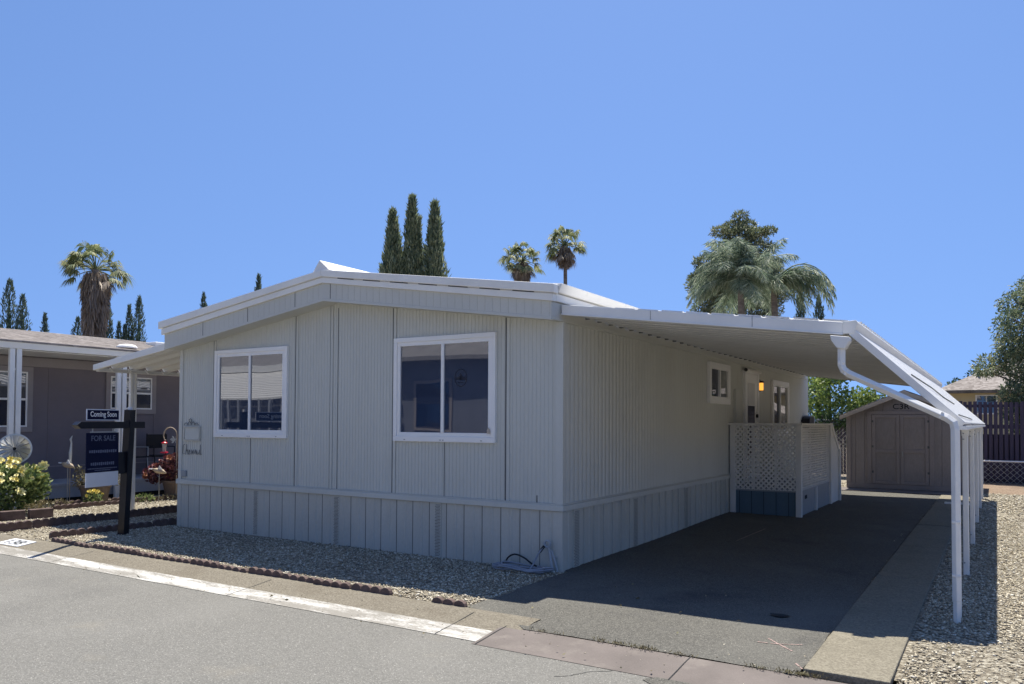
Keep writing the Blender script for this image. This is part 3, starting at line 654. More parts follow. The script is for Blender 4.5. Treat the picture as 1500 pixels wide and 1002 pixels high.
for y in (.06, 2.18, 4.61, 7.19, 9.75, 11.9):
    b = B().box(XPST - .028, XPST + .028, y - .028, y + .028, -.02, 1.516); part('post', b, 'metal_white', cp, .008)
part('cross_rail', B().box(3.05, 3.58, 9.2, 9.24, .10, .135), 'metal_white', cp)
# downspout
b = B(); yd = -.15
b.prism([(2.685, yd - .06, 2.312), (2.84, yd - .06, 2.29), (2.84, yd - .06, 2.255), (2.80, yd - .06, 2.19), (2.738, yd - .06, 2.20), (2.695, yd - .06, 2.265)], (0, .12, 0))
ds = part('downspout', b, 'metal_white', cp, .008)
ppath = [(2.768, yd, 2.20), (2.768, yd, 2.055), (2.785, yd, 2.015), (2.83, yd, 1.98), (3.545, yd, 1.612), (3.59, yd, 1.575), (3.602, yd, 1.52), (3.603, yd, .17)]
part('pipe', B().tube(ppath, .034, 4), 'metal_white', ds, .006)
part('pipe_end', B().tube([(3.603, yd, .19), (3.603, yd, -.02)], .028, 4), 'metal_white', ds, .006)
for z in (.36, .78): part('strap', B().box(3.572, 3.634, yd - .029, yd + .029, z, z + .02), 'metal_white', ds, .004)
part('elbow_band', B().bar((2.768, yd, 2.085), (2.768, yd, 2.07), .05), 'metal_white', ds); part('elbow_band', B().bar((2.80, yd, 2.0), (2.815, yd, 1.99), .05), 'metal_white', ds); part('elbow_band', B().bar((3.50, yd, 1.638), (3.515, yd, 1.63), .05), 'metal_white', ds)

# ------------------------------------------------------------------ left awning
XA = -8.40
aw = thing('side_awning', (-7.4, 1.5, 0), 'white ribbed aluminium patio awning on slim posts left of the grey home', 'awning')
za = lambda x: 2.70 + (x + 6.43) * (2.70 - 2.43) / 1.97
ya0, ya1 = -.14, 7.0
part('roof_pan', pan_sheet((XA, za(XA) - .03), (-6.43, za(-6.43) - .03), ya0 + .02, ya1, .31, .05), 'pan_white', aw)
b = B().prism([(XA - .03, ya0 - .03, za(XA) - .075), (-6.43, ya0 - .03, za(-6.43) - .085), (-6.43, ya0 - .03, za(-6.43) + .02), (XA - .03, ya0 - .03, za(XA) + .015)], (0, .05, 0)); part('front_fascia', b, 'metal_white', aw, .006)
b = B().box(XA - .03, XA + .06, ya0 + .021, ya1, za(XA) - .09, za(XA) - .035); part('outer_beam', b, 'pan_white', aw, .006)
bb = B(); y = ya0 + .2
while y < ya1: bb.bar((XA + .06, y, za(XA) - .03), (XA + .15, y, za(XA) - .085), .02); y += .31
part('rafter_clips', bb, 'pan_white', aw)
for y in (.50, 3.2, 6.4):
    b = B().box(XA - .03, XA + .03, y - .055, y - .008, -.02, za(XA) - .088).box(XA - .03, XA + .03, y + .008, y + .055, -.02, za(XA) - .088); part('post', b, 'metal_white', aw, .005)

# ------------------------------------------------------------------ porch
po = thing('porch', (.6, 7.4, 0), 'raised porch enclosed by pale lattice panels below the house door', 'porch')
YP0, YP1, XPo = 5.97, 8.75, 1.19
part('deck_floor', B().box(.03, XPo - .04, YP0 + .05, YP1, .43, .49), 'porch_grey', po)
part('front_skirt', B().box(.06, XPo - .06, YP0 + .045, YP0 + .06, .0, .43), 'porch_blue', po)
for i in range(5): part('skirt_joint', B().box(.18 + i * .2 - .003, .18 + i * .2 + .003, YP0 + .0415, YP0 + .046, .0, .43), 'dark_gap', po)
part('side_skirt', B().box(XPo - .06, XPo - .045, YP0 + .061, YP1 + .3, .0, .46), 'porch_grey', po)
part('foot_vent', B().box(XPo - .045, XPo - .040, 6.45, 6.62, .30, .36), 'dark_gap', po)
for (x0, x1, y0, y1) in ((.03, .12, YP0, YP0 + .09), (XPo - .09, XPo, YP0, YP0 + .09), (XPo - .09, XPo, YP1 - .09, YP1)):
    part('corner_post', B().box(x0, x1, y0, y1, -.02, 1.53), 'lattice_paint', po, .006)
part('mid_post', B().box(XPo - .075, XPo - .005, 7.27, 7.34, -.02, .46), 'lattice_paint', po, .005)
part('top_rail', B().box(.0, XPo + .02, YP0 - .02, YP0 + .10, 1.531, 1.565).box(XPo - .10, XPo + .02, YP0 + .101, YP1, 1.531, 1.565), 'lattice_paint', po, .005)
def lattice(a0, a1, z0, z1, plane, dirn, pitch=.060, w=.026, th=.004):
    """two layers of crossed laths clipped to the rectangle"""
    bb = B(); H = z1 - z0; Wd = a1 - a0
    for sg in (1, -1):
        k = -H
        while k < Wd + H:
            pts = []
            for off in (-w * .707, w * .707):
                c = k + off       # line a = c + sg*(z) (sg=1) or a = c + H - z
                seg = []
                for z in (0, H):
                    seg.append((c + (z if sg == 1 else H - z), z))
                pts.append(seg)
            # clip along z so that a stays inside
            def clip(seg):
                (aa, za_), (ab, zb_) = seg; out = []
                t0, t1 = 0.0, 1.0; da = ab - aa
                lo, hi = (0 - aa) / da, (Wd - aa) / da
                if lo > hi: lo, hi = hi, lo
                t0, t1 = max(t0, lo), min(t1, hi)
                return None if t1 <= t0 else [(aa + da * t0, za_ + (zb_ - za_) * t0), (aa + da * t1, za_ + (zb_ - za_) * t1)]
            s0, s1 = clip(pts[0]), clip(pts[1])
            if s0 and s1:
                d0 = plane + (th if sg == 1 else 0)
                mk = (lambda a, z: (a0 + a, d0, z0 + z)) if dirn == 0 else (lambda a, z: (d0, a0 + a, z0 + z))
                bb.prism([mk(*s0[0]), mk(*s0[1]), mk(*s1[1]), mk(*s1[0])], (0, th - .0005, 0) if dirn == 0 else (th - .0005, 0, 0))
            k += pitch * 1.414
    return bb
part('lattice_panel', lattice(.105, XPo - .09, .455, 1.53, YP0 + .02, 0), 'lattice_paint', po)
part('lattice_panel', lattice(YP0 + .09, YP1 - .09, .455, 1.53, XPo - .045, 1), 'lattice_paint', po)
for x in (.42, .78): part('lattice_batten', B().box(x - .022, x + .022, YP0 + .033, YP0 + .055, .50, 1.53), 'lattice_paint', po)
part('lattice_batten', B().box(XPo - .075, XPo - .05, 6.95, 7.02, .46, 1.53), 'lattice_paint', po)
part('stair_rail', B().bar((XPo - .02, YP1 + .02, 1.54), (XPo - .02, 9.6, 1.02), .05, .09), 'lattice_paint', po, .004)
part('stair_post', B().box(XPo - .06, XPo + .03, 9.50, 9.58, -.02, 1.06), 'lattice_paint', po, .006)
part('stair_panel', B().prism([(XPo - .03, YP1 + .01, .0), (XPo - .03, 9.49, .0), (XPo - .03, 9.49, 1.06), (XPo - .03, YP1 + .01, 1.5)], (.012, 0, 0)), 'lattice_paint', po)
for i in range(3): part('stair_tread', B().box(.1, XPo - .06, 8.76 + i * .27, 9.03 + i * .27, .0, .37 - i * .13), 'porch_grey', po)
ml = thing('mailbox', (.12, 12.0, 1.55), 'black mailbox with rounded top on the far end of the side wall', 'mailbox')
b = B().prism([(.03, 11.75, 1.45)] + [(.03, 11.75 + .28 - .28 * math.cos(t) , 1.62 + .13 * math.sin(t)) for t in [PI * i / 8 for i in range(9)]] + [(.03, 12.31, 1.45)], (.17, 0, 0)); part('box', b, 'black_paint', ml, .006)
part('lid', B().box(.02, .205, 11.74, 11.78, 1.60, 1.64), 'black_paint', ml)
part('flag', B().box(.205, .212, 12.2, 12.32, 1.5, 1.72), 'porch_grey', ml)

# ------------------------------------------------------------------ storage shed
sh = thing('storage_shed', (2.05, 14.4, 0), 'brown wooden storage shed with double doors behind the carport', 'shed')
SX0, SX1, SY0, SY1, SXm = .78, 3.35, 13.2, 15.6, 2.05
def zs(x): return 1.80 + (x - SX0) * .52 / (SXm - SX0) if x < SXm else 1.80 + (SX1 - x) * .52 / (SX1 - SXm)
pr = []; x = SX0
while x < SX1 - .01:
    for t, d in ((0, 0), (.185, 0), (.19, .008), (.2, .008), (.203, 0)): pr.append((min(x + t, SX1), SY0 + d))
    x += .2035
b = B().columns(pr, lambda x, y: .10, lambda x, y: zs(x), 0); part('front_wall', b, 'shed_paint', sh)
b = B().add([(SX0, SY0, .1), (SX0, SY1, .1), (SX0, SY1, 1.8), (SX0, SY0, 1.8)], [(0, 3, 2, 1)]).add([(SX1, SY0, .1), (SX1, SY1, .1), (SX1, SY1, 1.8), (SX1, SY0, 1.8)], [(0, 1, 2, 3)]).add([(SX0, SY1, .1), (SX1, SY1, .1), (SX1, SY1, 1.8), (SXm, SY1, 2.32), (SX0, SY1, 1.8)], [(0, 4, 3, 2, 1)]); part('walls', b, 'shed_paint', sh)
part('base', B().box(SX0, SX1, SY0 + .02, SY1, -.02, .10), 'dark_gap', sh); part('base_board', B().box(SX0 - .01, SX1 + .01, SY0 - .025, SY0 + .005, .025, .135), 'shed_trim', sh, .004)
part('corner_board', B().box(SX0 - .012, SX0 + .09, SY0 - .018, SY0 + .01, .136, zs(SX0)), 'shed_trim', sh, .003); part('corner_board', B().box(SX1 - .09, SX1 + .012, SY0 - .018, SY0 + .01, .136, zs(SX1)), 'shed_trim', sh, .003)
b = B()
for (xa, xb) in ((SX0 - .14, SXm), (SXm, SX1 + .14)):
    za_ = 1.745 if xa < SXm - .1 else 2.335; zb_ = 2.335 if xb == SXm else 1.745
    b.prism([(xa, SY0 - .14, za_), (xb, SY0 - .14, zb_), (xb, SY0 - .14, zb_ + .03), (xa, SY0 - .14, za_ + .03)], (0, SY1 - SY0 + .25, 0))
rf = part('roof', b, 'shingles', sh)
b = B()
for (xa, xb) in ((SX0 - .14, SXm), (SXm, SX1 + .14)):
    za_ = 1.745 if xa < SXm - .1 else 2.335; zb_ = 2.335 if xb == SXm else 1.745
    b.prism([(xa, SY0 - .16, za_ - .085), (xb, SY0 - .16, zb_ - .085), (xb, SY0 - .16, zb_ - .002), (xa, SY0 - .16, za_ - .002)], (0, .022, 0))
part('fascia', b, 'shed_fascia', rf, .003)
part('door_frame', B().box(1.235, 1.335, SY0 - .022, SY0 + .006, .137, 1.87).box(2.555, 2.655, SY0 - .022, SY0 + .006, .137, 1.87).box(1.335, 2.555, SY0 - .022, SY0 + .006, 1.79, 1.87), 'shed_trim', sh, .003)
for (xa, xb) in ((1.345, 1.94), (1.95, 2.545)):
    d = part('door', B().box(xa, xb, SY0 - .012, SY0 + .005, .145, 1.78), 'shed_paint', sh)
    part('door_trim', B().box(xa, xa + .075, SY0 - .03, SY0 - .012, .145, 1.78).box(xb - .075, xb, SY0 - .03, SY0 - .012, .145, 1.78).box(xa + .075, xb - .075, SY0 - .03, SY0 - .012, 1.71, 1.78).box(xa + .075, xb - .075, SY0 - .03, SY0 - .012, .145, .215).box(xa + .075, xb - .075, SY0 - .03, SY0 - .012, .88, .96), 'shed_trim', d, .003)
    for zz in (.4, 1.0, 1.6): part('hinge', B().box((xa - .01 if xa < 1.5 else xb - .03), (xa + .03 if xa < 1.5 else xb + .01), SY0 - .034, SY0 - .03, zz, zz + .05), 'seam', d)
part('door_handle', B().box(1.985, 2.01, SY0 - .05, SY0 - .03, .80, .92), 'galv', d)
bk = part('name_plate', B().box(1.76, 2.19, SY0 - .006, SY0 + .004, 1.885, 2.07), 'shed_paint', sh)
text_mesh('plate_letters', 'C3R', 'dark_gap', bk, (1.975, SY0 - .006, 1.975), (1, 0, 0), (0, 0, 1), .36, .125, .004, .001)

# ------------------------------------------------------------------ standpipe and hose by the corner
sp = thing('water_standpipe', (-.1, -.07, 0), 'grey water standpipe with a round valve at the front corner of the home', 'pipe')
part('pipe', B().tube([(-.06, -.075, -.02), (-.085, -.07, .12), (-.115, -.065, .255)], .016, 8), 'grey_pipe', sp); part('pipe', B().tube([(-.005, -.06, -.02), (-.04, -.055, .10), (-.09, -.05, .22)], .012, 8), 'grey_pipe', sp)
part('valve', B().tube([(-.128 + .034 * math.cos(t), -.07, .285 + .034 * math.sin(t)) for t in [2 * PI * i / 12 for i in range(13)]], .014, 6), 'grey_pipe', sp)
part('tie', B().bar((-.105, -.075, .15), (-.02, -.05, .16), .012), 'grey_pipe', sp)
hs = thing('garden_hose', (-.35, -.25, 0), 'grey garden hose coiled on the gravel by the standpipe', 'hose')
pts = [(-.16, -.10, .255), (-.19, -.15, .19), (-.205, -.22, .10), (-.21, -.28, .03)]
for k in range(74):
    t = k * .36; rx = .30 + .06 * math.sin(k * .9) + .04 * math.sin(k * .37); pts.append((-.38 + rx * math.cos(t) + .04 * math.sin(k * .21), -.22 + .13 * math.sin(t) + .02 * math.sin(k * .5), .025 + .012 * math.sin(k * 1.1) + k * .0005))
def smooth_path(pts, n=4):
    out = []
    for i in range(len(pts) - 1):
        p0, p1, p2, p3 = [Vector(pts[max(0, min(len(pts) - 1, i + j))]) for j in (-1, 0, 1, 2)]
        for s in range(n):
            t = s / n; out.append(.5 * ((2 * p1) + (p2 - p0) * t + (2 * p0 - 5 * p1 + 4 * p2 - p3) * t * t + (3 * p1 - p0 - 3 * p2 + p3) * t ** 3))
    out.append(Vector(pts[-1])); return out
part('hose', B().tube(smooth_path(pts), .0095, 6), 'hose_grey', hs, smooth=True)
part('hose_loop', B().tube(smooth_path([(-.62, -.12, .02), (-.60, -.10, .10), (-.52, -.085, .145), (-.40, -.09, .12), (-.28, -.10, .06), (-.1, -.12, .02)]), .0095, 6), 'black_rubber', hs, smooth=True)
part('hose_nozzle', B().bar((-.155, -.09, .265), (-.19, -.13, .20), .024), 'black_rubber', hs)

# ------------------------------------------------------------------ for sale sign
sg = thing('for_sale_sign', (-6.26, -.955, 0), 'dark post and arm real estate sign reading Coming Soon and FOR SALE', 'sign')
u = Vector((-.32, .95, 0)).normalized(); nn = Vector((u.y, -u.x, 0)); P0 = Vector((-6.26, -.955, 0)); PT = Vector((-6.14, -.96, 1.70)); H1 = P0 + (PT - P0) * (1.495 / 1.70)
def sp_(a, d, z, ref=None): r = (ref or H1) + u * a + nn * d; return (r.x, r.y, z)
b = B(); hw = .05
b.add([*(P0 + u * a + nn * c - Vector((0, 0, .03)) for a, c in ((-hw, hw), (-hw, -hw), (hw, -hw), (hw, hw))), *(PT + u * a + nn * c for a, c in ((-hw, hw), (-hw, -hw), (hw, -hw), (hw, hw)))], [(0, 1, 2, 3), (7, 6, 5, 4), (0, 4, 5, 1), (1, 5, 6, 2), (2, 6, 7, 3), (3, 7, 4, 0)])
part('sign_post', b, 'black_paint', sg)
A = [sp_(-.97, .045, 1.495), sp_(-.90, .045, 1.45), sp_(.26, .045, 1.45), sp_(.26, .045, 1.54), sp_(-.90, .045, 1.54)]
part('sign_arm', B().prism(A, -nn * .09), 'black_paint', sg, .004)
part('post_cap', B().box(PT.x - .02, PT.x + .02, PT.y - .02, PT.y + .02, PT.z, PT.z + .04), 'sign_white', sg)
def plate(name, a0, a1, z0, z1, mat, d0=-.006, d1=.006, par=sg): return part(name, B().prism([sp_(a0, d1, z0), sp_(a1, d1, z0), sp_(a1, d1, z1), sp_(a0, d1, z1)], nn * (d0 - d1)), mat, par)
rd = plate('rider_border', -.77, -.20, 1.555, 1.70, 'sign_white'); plate('rider_panel', -.76, -.21, 1.567, 1.688, 'sign_navy', -.007, .008, rd)
text_mesh('rider_text', 'Coming Soon', 'sign_text', rd, sp_(-.485, .008, 1.626), u, (0, 0, 1), .46, .088)
pn = plate('sale_panel', -.765, -.20, .885, 1.395, 'sign_navy'); plate('white_panel', -.765, -.20, .70, .884, 'sign_white', par=pn)
plate('hanger_bar', -.70, -.25, 1.396, 1.412, 'grey_pipe', par=pn)
for a in (-.66, -.30): part('hanger_link', B().bar(sp_(a, 0, 1.41), sp_(a, 0, 1.46), .012), 'grey_pipe', pn)
plate('tag', -.275, -.215, 1.40, 1.445, 'sign_white', par=pn)
text_mesh('sale_text', 'FOR SALE', 'sign_dim', pn, sp_(-.48, .007, 1.325), u, (0, 0, 1), .42, .07)
for (z, a0, a1, n, h) in ((1.155, -.72, -.23, 13, .04), (.995, -.69, -.27, 12, .042), (.935, -.74, -.22, 26, .014), (.912, -.62, -.34, 16, .012)):
    bb = B(); stp = (a1 - a0) / n
    for i in range(n):
        hh = h * (.8 + .2 * ((i * 7) % 3) / 2); a = a0 + i * stp; bb.prism([sp_(a, .0075, z - hh / 2), sp_(a + stp * .7, .0075, z - hh / 2), sp_(a + stp * .7, .0075, z + hh / 2), sp_(a, .0075, z + hh / 2)], nn * -.002)
    part('blurred_line', bb, 'sign_dim', pn)
H2 = P0 + (PT - P0) * .55
b = B().prism([sp_(-.20, .03, .84, H2), sp_(-.055, .03, .84, H2), sp_(-.055, .03, 1.13, H2), sp_(-.20, .03, 1.13, H2)], -nn * .06); part('flyer_box', b, 'black_paint', sg, .004)

# ------------------------------------------------------------------ neighbour on the left
nb = thing('neighbour_house', (-14.5, 5, 0), 'mauve grey house with shingled roof and white porch eave left of the grey home', 'house')
XW = -12.2
part('side_wall', B().box(-17, XW, -2.4, 13, 0, 2.80), 'neigh_wall', nb)
part('eave_band', B().box(XW, XW + .03, -2.4, 13, 2.60, 2.78), 'neigh_trim', nb)
part('clapboard_line', B().box(XW, XW + .012, -2.4, 13, .62, .64), 'neigh_trim', nb)
for i in range(6): part('board_joint', B().box(XW, XW + .008, -1.2 + i * 2.3, -1.185 + i * 2.3, .64, 2.6), 'neigh_wall', nb)
part('soffit', B().box(XW + .031, -10.93, -2.6, 13, 2.80, 2.815), 'pan_white', nb)
part('eave_fascia', B().prism([(-10.93, -2.7, 2.82), (-10.86, -2.7, 2.82), (-10.83, -2.7, 2.955), (-10.93, -2.7, 2.955)], (0, 15.8, 0)), 'metal_white', nb, .005)
b = B().prism([(-10.82, -2.75, 2.965), (-14.4, -2.75, 3.54), (-14.4, -2.75, 3.50), (-10.82, -2.75, 2.93)], (0, 15.9, 0)).prism([(-18.0, -2.75, 2.965), (-14.4, -2.75, 3.54), (-14.4, -2.75, 3.50), (-18.0, -2.75, 2.93)], (0, 15.9, 0)); rf = part('roof', b, 'shingles', nb)
bb = B()
for i in range(17):
    x = -10.9 - i * .205; z = 2.965 + (-10.82 - x) * .1606
    bb.box(x, x + .03, -2.74, 13.1, z - .012 , z - .0005)
part('shingle_course', bb, 'shingles', rf)
bb = B().lathe((-11.25, 2.15, 3.03), [(.20, 0), (.20, .03), (.15, .07), (.06, .085)], 14); part('skylight_dome', bb, 'roof_white', rf, smooth=True)
bb = B().box(-13.4, -13.0, 3.95, 4.45, 3.30, 3.42); part('roof_vent', bb, 'roof_white', rf, .02)
bb = B().prism([(-11.55, 2.0, 3.02), (-11.95, 2.6, 3.10), (-11.3, 3.1, 3.02)], (0, 0, .03)); part('flashing', bb, 'metal_white', rf)
def nwin(y0, y1, z0, z1):
    t = .10; f = B()
    for (a, c, q, r) in ((y0, y1, z0, z0 + t), (y0, y1, z1 - t, z1), (y0, y0 + t, z0 + t, z1 - t), (y1 - t, y1, z0 + t, z1 - t)): f.box(XW + .001, XW + .032, a, c, q, r)
    w = part('window', f, 'neigh_trim', nb, .004); s = B(); a0, a1, b0, b1 = y0 + t, y1 - t, z0 + t, z1 - t; k = .028
    for (a, c, q, r) in ((a0, a1, b0, b0 + k), (a0, a1, b1 - k, b1), (a0, a0 + k, b0 + k, b1 - k), (a1 - k, a1, b0 + k, b1 - k), (a0 + k, a1 - k, (b0 + b1) / 2 - .02, (b0 + b1) / 2 + .02)): s.box(XW + .001, XW + .026, a, c, q, r)
    part('window_frame', s, 'window_white', w)
    m = (b0 + b1) / 2
    part('pane', B().box(XW + .0015, XW + .010, a0 + k, a1 - k, m + .02, b1 - k), 'glass_dark', w); part('pane', B().box(XW + .0015, XW + .012, a0 + k, a1 - k, b0 + k, m - .02), 'glass_navy', w)
nwin(-1.15, .80, 1.32, 2.59); nwin(2.28, 3.44, 1.70, 2.60); nwin(6.2, 7.6, 1.4, 2.59)
for yy in (-.15, 1.83, 5.0):
    b = B().box(-10.94, -10.87, yy - .10, yy - .015, -.02, 2.818).box(-10.94, -10.87, yy + .015, yy + .10, -.02, 2.818).box(-10.915, -10.895, yy - .0149, yy + .0149, 2.44, 2.47); part('porch_post', b, 'metal_white', nb, .006)
dk = part('deck', B().box(XW + .001, -10.98, .2, 9, .32, .37), 'deck_grey', nb)
part('deck_skirt', B().box(-11.03, -11.0, .2, 9, .10, .319), 'deck_grey', dk); part('deck_underside', B().box(-11.4, -11.06, .2, 9, -.02, .10), 'dark_gap', dk)

# porch clutter of the neighbour
def chair(x, y, z, mat, label, rz):
    t = thing('patio_chair', (x, y, z), label, 'chair', 'chairs on the neighbour porch'); t.rotation_euler.z = rz
    part('seat', B().box(x - .22, x + .22, y - .22, y + .22, z + .40, z + .43), 'black_rubber', t); part('backrest', B().box(x - .22, x - .19, y - .22, y + .22, z + .58, z + .88), 'black_rubber', t)
    for sx in (-.2, .2):
        for sy in (-.2, .2): part('leg', B().tube([(x + sx * 1.1, y + sy * 1.1, z), (x + sx, y + sy, z + .43)] + ([(x - .23, y + sy, z + .90)] if sx < 0 else []), .012, 6), mat, t)
    part('armrest', B().tube([(x - .2, y - .22, z + .62), (x + .2, y - .22, z + .62), (x + .2, y - .22, z + .43)], .012, 6).tube([(x - .2, y + .22, z + .62), (x + .2, y + .22, z + .62), (x + .2, y + .22, z + .43)], .012, 6), mat, t)
chair(-11.62, 2.55, .37, 'grey_pipe', 'dark chair with pale metal frame just right of the sign post', .3); chair(-11.7, 3.25, .37, 'black_paint', 'all black chair behind the bird feeder', -.2)
gr = thing('barbecue_grill', (-11.3, 4.0, 0), 'grey lidded barbecue grill half hidden behind the grey home', 'grill')
gx_, gy_ = -10.85, 3.62
b = B().prism([(gx_ - .3, gy_ - .42, .35)] + [(gx_ - .3, gy_ - .42 + .12 - .12 * math.cos(t), .72 + .14 * math.sin(t)) for t in [PI / 2 * i / 5 for i in range(6)]] + [(gx_ - .3, gy_ + .42 - .12 + .12 * math.sin(t), .72 + .14 * math.cos(t)) for t in [PI / 2 * i / 5 for i in range(6)]] + [(gx_ - .3, gy_ + .42, .35)], (.6, 0, 0))
part('lid', b, 'grill_lid', gr, .02); part('cart', B().box(gx_ - .28, gx_ + .27, gy_ - .4, gy_ + .4, .10, .345), 'black_paint', gr)
for sx in (-.25, .25):
    for sy in (-.35, .35): part('leg', B().box(gx_ + sx - .02, gx_ + sx + .02, gy_ + sy - .02, gy_ + sy + .02, 0, .1), 'black_paint', gr)
part('hood', B().box(gx_ - .2, gx_ + .1, gy_ - .2, gy_ + .42, .865, .97), 'black_paint', gr, .02); part('lid_handle', B().bar((gx_ + .2, gy_ - .30, 1.0), (gx_ + .25, gy_ + .35, .90), .05), 'sign_white', gr, .01)
bb = B()
for i in range(3): bb.lathe((0, 0, 0), [(.001, 0)], 3) if False else bb.box(gx_ + .3005, gx_ + .304, gy_ - .10 + i * .05, gy_ - .06 + i * .05, .69 + (.015 if i == 1 else 0), .74 + (.01 if i == 1 else 0))
for i in range(7): bb.box(gx_ + .3005, gx_ + .303, gy_ - .24 + i * .05, gy_ - .225 + i * .05, .575, .60)
part('emblem', bb, 'logo_dark', gr)

# plants in the neighbour's bed
def pot(x, y, r, h, mat, label):
    t = thing('plant_pot', (x, y, 0), label, 'pot'); part('body', B().lathe((x, y, 0), [(r * .74, 0), (r * .86, h * .5), (r * .97, h * .86), (r * 1.06, h * .88), (r * 1.06, h), (r * .94, h), (r * .92, h * .9)], 20), mat, t, smooth=False)
    part('soil', B().lathe((x, y, 0), [(r * .9, h * .88), (r * .9, h * .9)], 20), 'dark_gap', t)
pot(-10.42, 1.06, .27, .36, 'pot_tan', 'tan plastic pot with a drying plant behind the sign panel')
pot(-10.2, 2.62, .28, .36, 'brown_plastic', 'brown pot holding red and orange flowers at the house corner')
def shrub(name, cl, n, L, Wd, mat, label, cat, stem=None, up=.5):
    c0 = cl[0]; t = thing(name, (c0[0], c0[1], 0), label, cat); P, D = clump_pts(cl, n); P = P[P[:, 2] > .02] if True else P; D = RN.normal(0, .6, P.shape); D[:, 2] += up; D += (P - np.array(c0[:3])) * 1.2
    leaf_part('foliage', P, D, RN.uniform(.7, 1.3, len(P)) * L, RN.uniform(.7, 1.3, len(P)) * Wd, mat, t, .08)
    bb = B()
    for i in range(7): q = cl[i % len(cl)]; bb.tube([(c0[0] + random.uniform(-.05, .05), c0[1] + random.uniform(-.05, .05), stem or 0), (q[0], q[1], q[2])], [.012, .005], 5)
    part('stems', bb, 'trunk_bark', t); return t
def flower(t, p, r, mat, centre):
    p = Vector(p); d = Vector((1, -.55, .6)).normalized() + Vector((random.uniform(-.5, .5), random.uniform(-.5, .5), random.uniform(-.3, .4))); d.normalize(); q = d.to_track_quat('Z', 'Y').to_matrix(); bb = B()
    for ring, (m, el, rr) in enumerate(((7, .25, 1), (6, .7, .75), (4, 1.1, .5))):
        for k in range(m):
            a = 2 * PI * k / m + ring; ca, sa = math.cos(a), math.sin(a); ce, se = math.cos(el), math.sin(el); w = .42 * r
            f = lambda u, v, h=0: tuple(p + q @ Vector((ca * u * ce * r * rr - sa * v * w, sa * u * ce * r * rr + ca * v * w, u * se * r * rr + h)))
            bb.add([f(.05, 0), f(.55, -.8), f(1, -.35), f(1, .35), f(.55, .8)], [(0, 1, 2, 3, 4)])
    o = part('flower', bb, mat, t)
    part('flower_centre', B().lathe(tuple(p + d * r * .15), [(r * .18, 0), (r * .15, r * .12)], 6), centre, o)
rb = shrub('rose_bush', [(-9.82, -.80, .35, .42, .42, .34), (-9.65, -.55, .55, .30, .30, .25), (-10.0, -1.0, .55, .34, .34, .25), (-9.75, -.42, .42, .26, .26, .24), (-9.9, -.75, .62, .3, .3, .2)], 3400, .085, .045, 'leaf_rose', 'leafy rose bush covered with yellow and cream blossoms below the wind spinner', 'rose bush', up=.3)
cam_d = Vector((.88, -.42, .2))
for i in range(62):
    a = random.uniform(0, 2 * PI); e = random.uniform(.1, 1.4); base = Vector((-9.82, -.75, .50)) + Vector((math.cos(a) * math.cos(e) * .5, math.sin(a) * math.cos(e) * .5, math.sin(e) * .42))
    flower(rb, base, random.uniform(.035, .06), 'yellow_petal' if i % 5 < 2 else 'cream_petal', 'yellow_petal')
for p in ((-9.52, -.35, .62), (-9.4, -.75, .40), (-9.55, -1.0, .58), (-9.45, -1.1, .70), (-9.6, -.3, .80)): flower(rb, p, .085, random.choice(['yellow_petal', 'cream_petal']), 'yellow_petal')
fp = shrub('potted_flowers', [(-10.2, 2.62, .56, .36, .36, .26), (-10.45, 2.35, .46, .22, .22, .18), (-9.98, 2.85, .5, .24, .24, .2), (-10.15, 2.65, .74, .22, .22, .14)], 2200, .07, .045, 'leaf_maroon', 'mound of dark red and orange daisy flowers in the brown pot', 'flowers', stem=.3)
for i in range(95):
    a = random.uniform(0, 2 * PI); e = random.uniform(-.15, 1.45); q = random.choice([(-10.2, 2.62, .56, .40, .30), (-10.45, 2.35, .46, .25, .2), (-9.98, 2.85, .5, .26, .22)])
    flower(fp, (q[0] + math.cos(a) * math.cos(e) * q[3], q[1] + math.sin(a) * math.cos(e) * q[3], q[2] + math.sin(e) * q[4]), random.uniform(.045, .068), 'orange_petal' if i % 5 < 1 else 'maroon_petal', 'yellow_petal' if i % 2 else 'dark_gap')
shrub('drying_plant', [(-10.42, 1.06, .46, .34, .34, .14), (-10.5, .85, .5, .16, .16, .2), (-10.3, 1.3, .45, .18, .18, .14)], 500, .07, .025, 'leaf_dry', 'sparse drying plant with tan leaves in the tan pot', 'plant', stem=.3, up=.2)
yt = shrub('yellow_tuft', [(-10.12, .86, .13, .16, .16, .10)], 260, .05, .02, 'leaf_rose', 'small bright yellow flowering tuft in front of the tan pot', 'plant')
for i in range(24): a = random.uniform(0, 2 * PI); e = random.uniform(.1, 1.5); flower(yt, (-10.12 + math.cos(a) * math.cos(e) * .16, .86 + math.sin(a) * math.cos(e) * .16, .15 + math.sin(e) * .13), .03, 'yellow_petal', 'cream_petal')
shrub('low_plant', [(-9.98, 1.75, .06, .2, .25, .08)], 200, .06, .02, 'leaf_rose', 'low green plant beside the edging right of the tan pot', 'plant')
shrub('grey_plant', [(-9.92, 2.25, .05, .15, .2, .07)], 130, .05, .015, 'leaf_dry', 'low grey green plant below the brown pot', 'plant')
shrub('ground_herb', [(-10.2, .2, .07, .2, .3, .08), (-10.15, -.15, .08, .2, .2, .1)], 320, .07, .02, 'leaf_dry', 'dry tangled ground plant right of the rose bush', 'plant')
